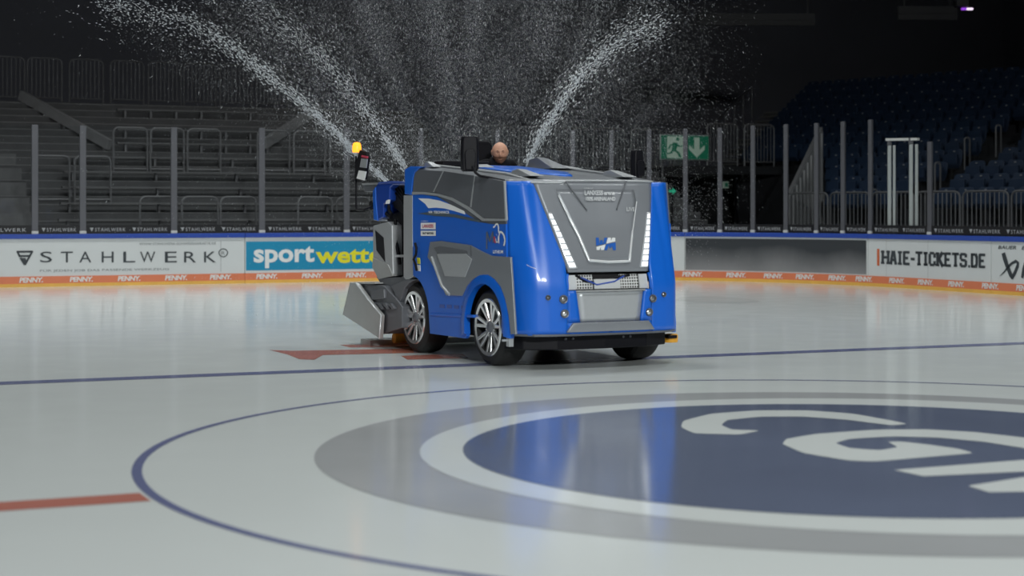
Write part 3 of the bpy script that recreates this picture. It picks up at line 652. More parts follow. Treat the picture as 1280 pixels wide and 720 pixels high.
# lettering on the hood
def hood_fn(x0, y0, x1, y1, off=.02):
    a, b_, c = on_hood(x0, y1), on_hood(x1, y1), on_hood(x0, y0)
    return lambda x, y: hood_pt(a[0]+(b_[0]-a[0])*x+(c[0]-a[0])*y, a[1]+(b_[1]-a[1])*x+(c[1]-a[1])*y, off)
T_LT = mat('print_light_grey', (.50, .52, .54), .45, noise=.03)
text('lettering', 'LANXESS arena', T_LT, M_, 0, 0, 0, 1, 1, bold=.03, space=.95, fn=hood_fn(729.5, 238, 767, 244))
text('lettering', "100% ARENALAND", T_LT, M_, 0, 0, 0, 1, 1, bold=.04, space=.95, fn=hood_fn(731, 246, 768, 251))
text('lettering', 'POWERED BY', T_LT, M_, 0, 0, 0, 1, 1, bold=.0, fn=hood_fn(729, 234.6, 740, 236.2))
EB = mat('emblem_blue', (.012, .10, .42), .4, noise=.03); EW = mat('emblem_white', (.70, .72, .73), .4, noise=.03)
em = hood_fn(743.5, 297, 768.5, 312.5)
ep = lambda pts: [em((x-487)/311, 1-(y-457)/152) for x, y in pts]
b = MB(); b.add(ep([(487, 457), (535, 457), (541, 533), (556, 487), (592, 487), (597, 530), (622, 457), (668, 457), (640, 530), (493, 556)]), [tuple(range(10))])
b.add(ep([(617, 609), (647, 540), (794, 513), (800, 609), (752, 609), (745, 560), (722, 582), (695, 582), (690, 545), (662, 609)]), [tuple(range(10))]); b.build('emblem_blue', EB, M_)
b = MB(); b.add(ep([(676, 457), (720, 457), (724, 495), (745, 457), (790, 457), (792, 502), (650, 530)]), [tuple(range(7))])
b.add(ep([(496, 570), (638, 540), (612, 609), (566, 609), (560, 570), (544, 609), (500, 609)]), [tuple(range(7))]); b.build('emblem_white', EW, M_)
text('lettering', 'LIVE', T_LT, M_, 0, 0, 0, 1, 1, bold=.02, fn=hood_fn(782, 259, 792, 264))
# LED strips
for sg_ in (-1, 1):
    w0, w1 = .965, 1.50
    e = lambda w, k, s=sg_: s*(HW(w)-k)
    h_ = surf(rows(w0, w1, 12), lambda w: e(w, .012), lambda w: e(w, .105-.05*(w-w0)/(w1-w0)), 5, .012).build('led_strip', LEDH, M_, smooth=50, solid=.02)
    for k in range(9):
        wa, wb = w0+.012+k*.058, w0+.012+k*.058+.042
        surf(rows(wa, wb, 3), lambda w: e(w, .022), lambda w: e(w, .09-.04*(w-w0)/(w1-w0)), 3, .019).build('led', LED, h_, solid=.008)
# opening with perforated chrome, plate, spoiler, lamps
DK2 = mat('grille_void', (.012, .012, .014), .8, noise=.1)
surf(rows(.75, .935, 4), lambda w: -.47, lambda w: .47, 14, -.10).build('grille_back', DK2, M_, solid=.02)
def mesh_mat():
    m = mat('perforated_chrome', (.7, .71, .71), .4, .3); nt = m.node_tree; b_ = nt.nodes['Principled BSDF']
    tc = nt.nodes.new('ShaderNodeTexCoord'); mp = nt.nodes.new('ShaderNodeMapping'); mp.inputs['Scale'].default_value = (36, 1, 36); nt.links.new(tc.outputs['Object'], mp.inputs[0])
    vo = nt.nodes.new('ShaderNodeTexVoronoi'); vo.inputs['Scale'].default_value = 1; vo.inputs['Randomness'].default_value = 0; nt.links.new(mp.outputs[0], vo.inputs['Vector'])
    r = nt.nodes.new('ShaderNodeValToRGB'); r.color_ramp.interpolation = 'CONSTANT'; r.color_ramp.elements[0].color = (.02, .02, .02, 1); r.color_ramp.elements[1].position = .33; r.color_ramp.elements[1].color = (.72, .73, .73, 1)
    nt.links.new(vo.outputs['Distance'], r.inputs[0]); nt.links.new(r.outputs[0], b_.inputs['Base Color']); return m
PERF = mesh_mat()
for v0, v1 in ((-.36, -.17), (.13, .34)): surf(rows(.765, .90, 3), lambda w: v0, lambda w: v1, 6, -.05).build('grille_mesh', PERF, M_, solid=.01)
surf(rows(.765, .858, 3), lambda w: -.165, lambda w: .125, 6, -.03).build('grille_plate', LIP, M_, solid=.01)
for v0, v1 in ((-.44, -.365), (.345, .44)): surf(rows(.762, .90, 3), lambda w: v0, lambda w: v1, 4, -.03).build('grille_bracket', LIP, M_, solid=.015)
hood_line('grille_hose', BLK, [(722, 344), (735, 352), (752, 354), (775, 347), (790, 344)], .014, -.05)
hood_line('grille_cable', BLUED, [(728, 347), (748, 356), (770, 352), (782, 345)], .008, -.03)
surf(rows(.452, .742, 6), lambda w: -(vI(w)-.006), lambda w: vI(w)-.006, 10, -.012).build('front_plate', SILV, M_, smooth=50, solid=.02)
surf(rows(.74, .757, 1), lambda w: -.385, lambda w: .385, 8, .01).build('plate_lip', CHROME, M_, solid=.02)
sp = surf(rows(.362, .450, 3), lambda w: -(.49-(w-.362)*.8), lambda w: .49-(w-.362)*.8, 14, .03); sp.build('front_spoiler', GREY, M_, smooth=40, solid=.04, bevel=.006)
surf(rows(.325, .345, 1), lambda w: -.90, lambda w: .90, 30, .006).build('lower_trim', GREYD, M_, solid=.03)
for x, y, r in ((685, 372, .026), (704, 374, .042), (705.5, 392, .042), (815.5, 373, .040), (829, 368, .026), (811, 390, .040)):
    v, w = on_hood(x, y); p = hood_pt(v, w, .0); dv = (hood_pt(v+.02, w)-hood_pt(v-.02, w)).normalized(); nr = dv.cross(Vector((0, 0, 1))).normalized()
    if nr.y > 0: nr = -nr
    Rm = Matrix((dv, nr, Vector((0, 0, 1)))).transposed()
    def disc_b(prof, Rm=Rm, p=p):
        q = MB(); q.lathe(prof, axis='Y', n=20); q.v = [Rm @ k + p for k in q.v]; return q
    o = disc_b([(r*.9, -.02), (r, .012), (r*.95, .02), (r*.78, .018), (r*.7, -.005)]).build('round_lamp', GREYD, M_, smooth=50)
    disc_b([(.001, .012), (r*.4, .011), (r*.72, .0), (r*.7, -.004)]).build('lens', LENS if y < 385 else CHROME, o, smooth=60)
hood_line('reflex_mark', T_WHITE, [(658, 331), (664, 334), (670, 336)], .002, .003)
# sides
def sp_(x, y): return on_side(x, y)
def zoomp(P, ox, oy, s): return [(ox+x/s, oy+y/s) for x, y in P]
def side_poly(name, m, px, off, depth=.03, sides=(-1,), parent=M_, bevel=0, v0=.93, pts=None):
    out = []
    for s in sides:
        Q = pts or [sp_(*p) for p in px]
        A = [L_(u, s*(v0+off), w) for u, w in Q]; B = [L_(u, s*(v0+off-depth), w) for u, w in Q]
        out.append(MB().prism(A, B).build(name, m, parent, bevel=bevel))
    return out
AX0, AX1, WR = .13, -1.63, .375
def arc(c, r, a0, a1, n): return [(c+r*math.cos(a0+(a1-a0)*i/n), WR+r*math.sin(a0+(a1-a0)*i/n)) for i in range(n+1)]
D = math.radians
roofw = lambda u: 1.80+(.55-u)*.081
body = [(US(.93, .335)-.004, .335), (.565, .335)]+[(AX0+.44*math.cos(D(a))-.0, WR+.44*math.sin(D(a))) for a in range(-5, 196, 10)]+[(-.33, .238), (-1.16, .235)]+[(AX1+.45*math.cos(D(a)), WR+.45*math.sin(D(a))) for a in range(0, 95, 10)]+[(-1.615, 1.70), (-1.57, 1.70), (-1.0, 1.66), (-.45, 1.52), (.0, 1.40), (.30, 1.38), (US(.93, 1.385)-.004, 1.385)]
side_poly('side_panel', BLUE, None, 0, .04, (-1, 1), pts=body, bevel=.008)
# wheel-arch lips
for s in (-1, 1):
    for c, a0, a1, m in ((AX0, -8, 192, BLUE),):
        rg = []
        for a in range(a0, a1+1, 10):
            ca_, sa_ = math.cos(D(a)), math.sin(D(a)); f_ = lambda r, o: L_(c+r*ca_, s*(.93+o), max(.24, WR+r*sa_))
            rg.append([f_(.425, -.04), f_(.425, .025), f_(.50, .022), f_(.53, .002), f_(.53, -.04)])
        MB().loft(rg).build('arch_lip', m, M_, smooth=50)
# grey lower side panel
gpl = zoomp([(450, 123), (500, 118), (640, 138), (700, 170), (740, 188), (832, 195), (856, 560), (832, 560), (822, 470), (805, 390), (785, 335), (755, 298), (725, 278), (685, 280), (650, 300), (625, 328), (600, 378), (525, 376), (500, 320), (470, 245), (438, 195)], 420, 270, 3.79)
gp_ = side_poly('lower_side_panel', GREY, gpl, .012, .02, bevel=.004)[0]
side_poly('panel_recess', GREYD, zoomp([(470, 150), (500, 143), (630, 165), (632, 178), (500, 172), (486, 178)], 420, 270, 3.79), .016, .01, parent=gp_)
side_poly('service_hatch', SILV, zoomp([(485, 180), (620, 178), (650, 205), (618, 290), (522, 284)], 420, 270, 3.79), .018, .012, parent=gp_, bevel=.003)
q = [L_(u, -.95, w) for u, w in [sp_(*p) for p in zoomp([(462, 195), (485, 260), (510, 330), (545, 372)], 420, 270, 3.79)]]
MB().tube(q, .016, 8).build('panel_rib', SILV, gp_, smooth=50)
side_poly('panel_seam', GREYD, zoomp([(641, 140), (646, 141), (648, 190), (643, 190)], 420, 270, 3.79), .0135, .01, parent=gp_)
# step slots in the skirt
for k in range(4):
    x = 492+k*34; side_poly('skirt_slot', BLUED, zoomp([(x, 418+k*2), (x+24, 420+k*2), (x+24, 436+k*2), (x, 434+k*2)], 420, 270, 3.79), .003, .01)
side_poly('skirt_ledge', BLUE, zoomp([(450, 458), (655, 468), (655, 482), (450, 472)], 420, 270, 3.79), .012, .03, bevel=.006)
# upper grey window panels
WZ = (420, 160, 5.805)
win_px = [zoomp(P, *WZ) for P in ([(566, 360), (575, 325), (602, 302), (775, 312), (708, 464), (640, 462), (560, 460)], [(785, 312), (1004, 345), (974, 573), (850, 505), (740, 474), (714, 465)], [(1012, 347), (1216, 384), (1226, 655), (1075, 655), (985, 580)])]
for P in win_px: side_poly('window_panel', GREYD, P, .004, .03, bevel=.004)
for P in ([(777, 312), (784, 312), (712, 466), (706, 464)], [(1005, 345), (1011, 346), (982, 578), (975, 573)], [(1217, 384), (1222, 385), (1238, 668), (1228, 664)]): side_poly('window_seam', SILV, zoomp(P, *WZ), .005, .02)
side_poly('window_trim', SILV, zoomp([(556, 462), (640, 463), (740, 476), (850, 507), (960, 568), (1072, 656), (1232, 660), (1232, 674), (1066, 674), (950, 588), (845, 527), (740, 492), (640, 482), (556, 484)], *WZ), .008, .03)
upper = [(US(.93, 1.78)-.01, roofw(.56)-.005), (US(.93, 1.386)-.006, 1.386), (.30, 1.381), (0, 1.401), (-.45, 1.521), (-1.0, 1.661), (-1.57, 1.701), (-1.60, 1.703), (-1.60, roofw(-1.60)-.005)]
side_poly('upper_side', GREYD, None, -.004, .03, (-1, 1), pts=upper)
# blue corner pillars
side_poly('rear_pillar', BLUE, zoomp([(505, 480), (505, 300), (545, 278), (630, 280), (600, 300), (573, 325), (562, 368), (552, 470), (552, 486)], *WZ), .012, .06, bevel=.006)
side_poly('rear_post', SILV, zoomp([(492, 490), (556, 488), (556, 700), (560, 1080), (515, 1110), (492, 1080)], *WZ), .004, .05, bevel=.004)
pl = side_poly('swoosh', T_WHITE, zoomp([(95, 95), (250, 98), (420, 130), (580, 190), (780, 285), (800, 335), (640, 285), (480, 245), (360, 235), (250, 242), (200, 175)], 515, 240, 12), .004, .006)
def side_fn(x0, y0, x1, y1, off=.006):
    a, b_, c = sp_(x0, y1), sp_(x1, y1), sp_(x0, y0)
    return lambda x, y: L_(a[0]+(b_[0]-a[0])*x+(c[0]-a[0])*y, -.93-off, a[1]+(b_[1]-a[1])*x+(c[1]-a[1])*y)
text('lettering', 'WM', T_WHITE, M_, 0, 0, 0, 1, 1, bold=.03, fn=side_fn(536.2, 263.6, 540.8, 266.6))
text('lettering', 'TECHNICS', T_WHITE, M_, 0, 0, 0, 1, 1, bold=.03, fn=side_fn(542.6, 263.6, 562, 266.9))
MB().prism([L_(u, -.931, w) for u, w in [sp_(*p) for p in [(522, 267), (540, 264.5), (570, 268), (600, 275), (600, 278), (568, 271.5), (545, 270)]]], [L_(u, -.934, w) for u, w in [sp_(*p) for p in [(522, 267), (540, 264.5), (570, 268), (600, 275), (600, 278), (568, 271.5), (545, 270)]]]).build('grey_stripe', mat('stripe_grey', (.07, .10, .13), .4, noise=.05), M_)
T_RED = mat('print_red', (.55, .05, .10), .5, noise=.03)
for (x0, y0, x1, y1, body_, c) in ((526.3, 278.5, 545, 286.6, 'LANXESS', T_RED), (526.3, 288.3, 545.2, 294.8, 'arena', T_GREY)):
    f_ = side_fn(x0, y0, x1, y1, .004); b = MB(); b.add([f_(0, 0), f_(1, 0), f_(1, 1), f_(0, 1)], [(0, 1, 2, 3)]); o = b.build('sticker', T_WHITE, M_)
    text('lettering', body_, c, o, 0, 0, 0, 1, 1, bold=.02, fn=side_fn(x0+2.5, y0+2, x1-2.5, y1-2, .007))
text('lettering', 'POWERED BY', T_WHITE, M_, 0, 0, 0, 1, 1, fn=side_fn(527, 275.8, 536, 277))
# model lettering with swan-neck line drawing, read as outlines
fn = side_fn(608, 278, 634, 320, .006); b = MB(); RS = (131, 172)
cv = lambda x, y: ((x-170)/340, 1-(y-105)/550)
def poly_l(b, pts, w, f_):
    P = [cv(*p) for p in pts]
    for (x0, y0), (x1, y1) in zip(P, P[1:]): strokes(b, [(x0, y0, x1, y1)], w, f_)
b = MB(); poly_l(b, [(290, 190), (320, 175), (335, 140), (365, 140), (378, 180), (380, 260), (395, 290)], .05, fn); poly_l(b, [(395, 270), (430, 270), (465, 320), (482, 400), (475, 450), (465, 490)], .06, fn); poly_l(b, [(400, 290), (385, 330), (385, 450)], .04, fn); poly_l(b, [(350, 310), (345, 312)], .05, fn); poly_l(b, [(335, 370), (340, 430), (370, 430), (375, 330)], .03, fn)
b.build('line_emblem', T_WHITE, M_)
b = MB(); poly_l(b, [(185, 540), (185, 260), (235, 420), (285, 260), (290, 440)], .06, fn); b.build('lettering', mat('print_steel', (.12, .15, .22), .4, noise=.05), M_)
b = MB(); poly_l(b, [(310, 340), (315, 420), (330, 440)], .06, fn); b.build('lettering', T_RED, M_)
text('lettering', 'LITHIUM', T_WHITE, M_, 0, 0, 0, 1, 1, bold=.03, fn=side_fn(617, 312.8, 629.5, 316.8))
side_poly('yellow_sticker', T_YEL, [(521.6, 322), (525, 322.5), (525.4, 330), (522, 329.5)], .004, .006); side_poly('white_sticker', T_WHITE, [(522, 331), (525.4, 331.5), (525.8, 339), (522.4, 338.5)], .004, .006)
MB().tube([lpt for lpt in [L_(u, -.965, w) for u, w in [on_side(*p, -.965) for p in ((519, 304), (520.5, 310), (520, 318), (517, 324), (519.5, 331), (521, 338))]]], .014, 8).build('door_handle', BLK, M_, smooth=60)
# roof
b = MB(); R_ = []
for i in range(13):
    u = .545-i*2.155/12; w = roofw(u); ring_ = []
    for v in (-.93, -.90, -.80, -.45, -.30, 0, .30, .45, .80, .90, .93):
        e_ = {.93: -.03, .90: .0, .80: .018, .45: .022, .30: .024, 0: .026}[abs(v)]
        f_ = min(1, max(0, (.545-u)/.5)); vv = v*(1 if abs(v) < .5 else (.74+.26*min(1, (.6-u)/.35)) if u > .25 else 1)
        ring_.append(L_(u, vv, w+e_*f_-.0))
    R_.append(ring_)
rb = MB(); rb.loft(R_, cap=False, closed=False); rb.build('roof', GREY, M_, smooth=35, solid=.03)
b = MB(); R2 = []
for i in range(9):
    u = .12-i*1.70/8; w = roofw(u); f_ = min(1, max(0, (.545-u)/.5)); hw = .05+.30*min(1, i/3)
    R2.append([L_(u, -hw, w+.026*f_+.006), L_(u, 0, w+.028*f_+.008), L_(u, hw, w+.026*f_+.006)])
b.loft(R2, cap=False, closed=False).build('roof_stripe', BLUE, M_, smooth=40, solid=.01)
for v in (-.62, .62):
    b = MB(); b.tube([L_(.45-i*.2, v+.12*math.copysign(1, v)*(i/10), roofw(.45-i*.2)+.035*min(1, i/2)) for i in range(11)], .012, 8); b.build('roof_rib', SILV, M_, smooth=50)
def fin(name, v, u, L, h, wd_, m):
    z = roofw(u)+.02
    return MB().prism([L_(u+L/2, v, z), L_(u-L*.1, v, z+h), L_(u-L*.4, v, z+h*.8), L_(u-L/2, v, z-.02)], [L_(u+L/2, v+wd_, z), L_(u-L*.1, v+wd_*.6, z+h*.9), L_(u-L*.4, v+wd_*.8, z+h*.7), L_(u-L/2, v+wd_, z-.02)]).build(name, m, M_, bevel=.008)
fin('roof_fin', -.56, .15, .45, .075, .16, SILV); fin('roof_fin', .50, .15, .45, .075, .16, SILV)
fin('roof_fin', -.17, -1.35, .4, .05, -.2, SILV); fin('roof_fin', .44, -1.3, .6, .13, .22, GREY); fin('roof_fin', .62, -1.3, .5, .05, .22, SILV)
fin('roof_fin', -.86, -1.35, .25, .06, .10, SILV)
MB().box(L_(-1.45, -.42, roofw(-1.45)+.05), (.55, .22, .06)).build('roof_hatch', BLK, M_, bevel=.01)
# inner core, chassis, bumper
MB().box(L_(-.62, 0, 1.26), (1.74, 1.92, .90)).build('inner_body', BLK, M_)
MB().box(L_(-.55, 0, .52), (1.02, 2.3, .62)).build('chassis', BLK, M_)
bp = MB(); pts = [(-.88, .45), (-.8, .66), (-.5, .80), (0, .84), (.5, .80), (.8, .66), (.90, .45), (.90, .25), (-.88, .25)]
bp.prism([L_(u, v, .185) for v, u in pts], [L_(u, v, .325) for v, u in pts]); bp.build('front_bumper', BLK, M_, bevel=.01)
for v in (-.42, -.34, .22, .30): MB().lathe([(.012, -.01), (.012, .01)], L_(.815, v, .29), 'Y', 10).build('bolt', GREYD, M_)
MB().lathe([(.02, 0), (.075, .005), (.08, .02), (.08, .07), (.075, .085), (.02, .09)], L_(.55, .93, .19), 'Z', 20).build('corner_roller', YELP, M_, smooth=40)
MB().box(L_(.60, .90, .255), (.1, .1, .03)).build('roller_bracket', BLK, M_)
MB().box(L_(.60, -.905, .27), (.05, .06, .1)).box(L_(.60, -.95, .28), (.08, .02, .02)).build('tow_bracket', SILV, M_, bevel=.004)
# wheels
def wheel(s, u):
    c = L_(u, s*.76, WR); vo = s*.15
    t_ = MB().lathe([(.245, -.14), (.33, -.14), (.362, -.115), (.375, -.07), (.375, .07), (.362, .115), (.33, .14), (.245, .14), (.245, -.14)], c, 'X', 44).build('wheel', RUB, M_, smooth=35)
    r_ = MB().lathe([(.245, s*.145), (.278, s*.150), (.285, s*.140), (.262, s*.10), (.252, -s*.1), (.245, -s*.1)], c, 'X', 44).build('rim', CHROME, t_, smooth=40)
    MB().lathe([(.001, s*.02), (.25, s*.02)], c, 'X', 30).build('brake_disc', GREYD, t_)
    for k in range(7):
        for d in (-.17, .17):
            a = 2*math.pi*k/7+.2; b0 = a+d*.25; b1 = a+d
            p0 = c+Vector((s*.105, .05*math.cos(b0), .05*math.sin(b0))); p1 = c+Vector((s*.135, .262*math.cos(b1), .262*math.sin(b1)))
            MB().bar(p0, p1, .035, .026, up=(1, 0, 0)).build('spoke', CHROME, t_, bevel=.006)
    MB().lathe([(.001, s*.145), (.035, s*.142), (.055, s*.125), (.07, s*.09), (.05, s*.05)], c, 'X', 20).build('hub_cap', GREYD, t_, smooth=50)
    for k in range(7):
        a = 2*math.pi*(k+.5)/7+.2; MB().lathe([(.001, s*.125), (.013, s*.122), (.013, s*.08)], c+Vector((0, .085*math.cos(a), .085*math.sin(a))), 'X', 8).build('wheel_nut', CHROME, t_)
for s in (-1, 1):
    for u in (AX0, AX1): wheel(s, u)
# rear: tank corner, covers, conditioner
def side_block(name, m, px, v0, v1, bevel=.01, parent=M_):   # outline in the side plane v0, extruded to v1
    Q = [on_side(x, y, v0) for x, y in px]
    return MB().prism([L_(u, v0, w) for u, w in Q], [L_(u, v1, w) for u, w in Q]).build(name, m, parent, bevel=bevel)
ZR = (425, 215, 8.47)
side_block('tank_shell', BLUED, zoomp([(345, 200), (410, 106), (540, 96), (690, 106), (690, 140), (560, 138), (525, 170), (520, 300), (460, 345), (455, 480), (392, 520), (355, 508)], *ZR), -.88, -.1)
side_block('tank_edge', BLUE, zoomp([(345, 200), (372, 160), (375, 300), (395, 515), (355, 508)], *ZR), -.89, -.80, .004)
side_block('tank_rim', BLUED, zoomp([(400, 112), (540, 98), (692, 108), (692, 124), (540, 116), (410, 126)], *ZR), -.90, -.85, .004)
side_block('engine_cover', BLK, zoomp([(545, 160), (580, 128), (690, 120), (690, 440), (640, 430), (570, 380), (545, 300)], *ZR), -.80, -.2)
for k in range(4): 
    Q = [on_side(*p, -.81) for p in zoomp([(560+k*26, 190-k*8), (600+k*24, 250-k*10), (668, 330-k*36)], *ZR)]; MB().tube([L_(u, -.805, w) for u, w in Q], .012, 8).build('cover_rib', BLK, M_, smooth=60)
side_block('rear_frame', BLK, [(484, 270), (504, 262), (504, 350), (492, 352), (484, 345)], -.78, .5)
for (x0, y0, x1, y1, r) in ((481, 262, 489, 272, .02), (486, 256, 490, 268, .018), (494, 275, 500, 330, .02)):
    Q = [on_side(x0, y0, -.84), on_side((x0+x1)/2-1.5, (y0+y1)/2+1, -.84), on_side(x1, y1, -.84)]; MB().tube([L_(u, -.84, w) for u, w in Q], r, 8).build('hydraulic_hose', BLK, M_, smooth=60)
side_block('latch', T_WHITE, [(482.5, 251), (485, 249.5), (484, 254.5), (481.5, 255)], -.9, -.87, 0)
side_block('knob', BLK, [(461, 252), (464, 250), (466, 253), (466, 262), (463, 263.5), (461, 261)], -.89, -.82)
lt = side_block('lower_tank', SILV, [(466, 282), (484.5, 277), (489.5, 282), (491, 345), (473, 349), (466, 331)], -.90, .6, .012)
side_block('tank_inset', BLK, [(469, 288), (479, 297), (481, 327), (470.5, 313)], -.905, -.89, 0, lt)
side_block('tank_ridge', BRUSH, [(466, 322), (485, 331), (491, 345), (473, 349), (465, 334)], -.91, -.85, .004, lt)
side_block('lower_bracket', GREYD, [(470, 346), (500, 347), (513, 340), (506, 354), (497, 372), (494, 384), (490, 384), (491, 360), (476, 355)], -.90, -.5)
side_block('rod_bar', SILV, [(493.5, 318.5), (506, 318.5), (506, 321.5), (493.5, 321.5)], -.86, -.82, 0)
ZC = (420, 270, 3.79)
side_block('conditioner_side', BRUSH, zoomp([(65, 315), (98, 318), (160, 402), (216, 470), (208, 582), (30, 467)], *ZC), -1.03, -.99, .006)
for P in ([(98, 318), (160, 402), (216, 470), (208, 582)],):
    Q = [on_side(x, y, -1.03) for x, y in zoomp(P, *ZC)]; MB().tube([L_(u, -1.035, w) for u, w in Q], .012, 6).build('conditioner_edge', SILV, M_, smooth=60)
Q = [on_side(x, y, -1.03) for x, y in zoomp([(98, 318), (160, 402), (216, 470), (208, 582), (60, 485)], *ZC)]
side_block('conditioner_body', GREYD, zoomp([(100, 318), (225, 330), (290, 400), (312, 430), (312, 530), (215, 560), (205, 500), (160, 410)], *ZC), -.97, .95)
side_block('conditioner_top', BRUSH, zoomp([(66, 314), (185, 314), (185, 322), (70, 322)], *ZC), -1.0, .9, .004)
side_block('conditioner_box', GREYD, zoomp([(160, 350), (225, 346), (228, 392), (165, 398)], *ZC), -1.0, -.75)
for k in range(4): side_block('conditioner_rib', GREYD, zoomp([(165+k*26, 410+k*2), (180+k*26, 408+k*2), (200+k*26, 440), (188+k*26, 444)], *ZC), -1.0, -.6, .004)
side_block('wheel_guard', GREYD, zoomp([(255, 330), (330, 300), (372, 303), (345, 318), (322, 345), (305, 400), (290, 430), (282, 400), (275, 360)], *ZC), -.95, -.55)
MB().lathe([(.03, -.12), (.06, -.11), (.06, .11), (.03, .12)], L_(-2.55, -.62, .09), 'X', 20).build('rear_roller', YELP, M_, smooth=40)
Q = [on_side(x, y, -.80) for x, y in ((481, 407), (500, 405), (498, 410.5), (485, 411))]; MB().prism([L_(u, -.80, w) for u, w in Q], [L_(u, -.3, w) for u, w in Q]).build('roller_yellow_bar', YELP, M_)
# blade carrier down to the ice
MB().box(L_(-2.85, .0, .03), (1.9, .28, .06)).build('blade_runner', BRUSH, M_)
# cockpit tub at the rear right
MB().box(L_(-2.35, .35, .80), (1.05, 1.35, .30)).build('cockpit_floor', BLK, M_, bevel=.02)
side_poly('rear_side', BLUE, None, -.002, .05, (1,), pts=[(-1.62, .80), (-3.0, .80), (-3.0, 1.45), (-1.62, 1.70)])
MB().box(L_(-2.36, .41, 1.205), (.50, .48, .47)).build('seat_base', BLK, M_, bevel=.03)
rg = []
for z, y, w in ((1.36, .0, .24), (1.7, .05, .26), (2.0, .09, .20), (2.04, .1, .15), (2.08, .1, .15), (2.27, .12, .16), (2.32, .12, .11)):
    rg.append([L_(-2.50-y, .42-w, z), L_(-2.46-y, .42-w, z), L_(-2.46-y, .42+w, z), L_(-2.50-y, .42+w, z)])
sb_ = MB().loft(rg); 
for p in sb_.v: p.x += -.06 if p.z > 1.9 else 0
sb_.build('driver_seat', BLK, M_, bevel=.02)
# mirrors
def mirror(c, w, h, yaw, arm):
    b = MB(); rg = []
    for z, k in ((-h/2, .80), (-h/2+.03, .98), (0, 1.0), (h/2-.04, .95), (h/2, .82)):
        rg.append([Vector((x*k, y, z)) for x, y in ((-w/2, .0), (-w/2+.02, -.045), (w/2-.02, -.05), (w/2, .0), (w/2-.01, .03), (-w/2+.01, .03))])
    b.loft(rg); Rz = Matrix.Rotation(yaw, 3, 'Z'); b.v = [Rz @ p + c for p in b.v]; o = b.build('mirror', BLK, M_, smooth=40, bevel=.008)
    q = MB(); q.loft([[Rz @ Vector((x, y, z))+c for x, y in ((-.05*k, -.045), (.05*k, -.045), (.05*k, -.075), (-.05*k, -.075))] for z, k in ((-h*.45, .9), (0, 1.1), (h*.1, .8), (h*.13, .3))]); q.build('mirror_boss', BLK, o, bevel=.006)
    g = MB(); g.add([Rz @ Vector((x, .031, z))+c for x, z in ((-w*.42, -h*.43), (w*.42, -h*.43), (w*.42, h*.43), (-w*.42, h*.43))], [(0, 1, 2, 3)]); g.build('mirror_glass', CHROME, o)
    MB().tube(arm, .014, 8).build('mirror_arm', BLK, M_, smooth=60)
def lp(x, y, v): u, w = on_side(x, y, v); return L_(u, v, w)
mc = lp(587, 192.5, -1.02)
mirror(mc, .185, .345, -.35, [lp(591, 208, -1.03), lp(594.5, 216, -1.02), lp(600, 220, -.98), lp(612, 222, -.92), lp(630, 226, -.86)])
u2 = -.30; c2 = L_(u2, 1.06, 1.5+(HZ-204)*(17.8)/F)
mirror(c2, .15, .29, .25, [c2+Vector((0, -.04, -.12)), c2+Vector((-.03, -.05, -.22)), L_(u2+.05, .90, 1.86)])
# beacon on its pole and marker board
VB = -1.0
pb = MB().tube([lp(445, 190, VB), lp(445.2, 258, VB), lp(446, 262, VB), lp(455, 262, VB), lp(464, 258, -.9)], .012, 8).build('beacon_pole', BLK, M_, smooth=60)
c = lp(446, 184, VB); MB().lathe([(.03, -.065), (.05, -.055), (.052, -.02), (.047, .03), (.035, .052), (.001, .058)], c, 'Z', 20).build('beacon_lamp', AMB, M_, smooth=50)
MB().lathe([(.02, -.1), (.03, -.09), (.042, -.062), (.03, -.06)], c, 'Z', 16).build('beacon_base', SILV, M_, smooth=50)
def slab(name, m, px, v, th, parent=M_, bevel=.004):
    Q = [on_side(x, y, v) for x, y in px]; return MB().prism([L_(u, v-th/2, w) for u, w in Q], [L_(u, v+th/2, w) for u, w in Q]).build(name, m, parent, bevel=bevel)
mk = slab('marker_board', BLK, [(451.5, 187.5), (459.5, 190), (461, 198), (457, 224), (453.5, 226), (445, 223), (446, 205)], -1.0, .04)
slab('white_label', T_WHITE, [(449, 213), (458, 214.5), (455.5, 225.5), (446, 223)], -1.025, .01, mk, 0); slab('grey_label', SILV, [(452, 198), (459.5, 199), (458, 210), (450, 209)], -1.025, .01, mk, 0); slab('red_stripe', T_RED, [(452.5, 194), (460, 195.5), (459.5, 198), (452, 196.5)], -1.025, .01, mk, 0)
side_block('rear_box', GREYD, [(453, 231), (474, 229.5), (474, 239), (456, 240)], -.80, -.5, .004); side_block('rear_box_lid', SILV, [(452, 229.2), (476, 228.2), (476, 230.6), (453, 231.4)], -.81, -.49, 0)

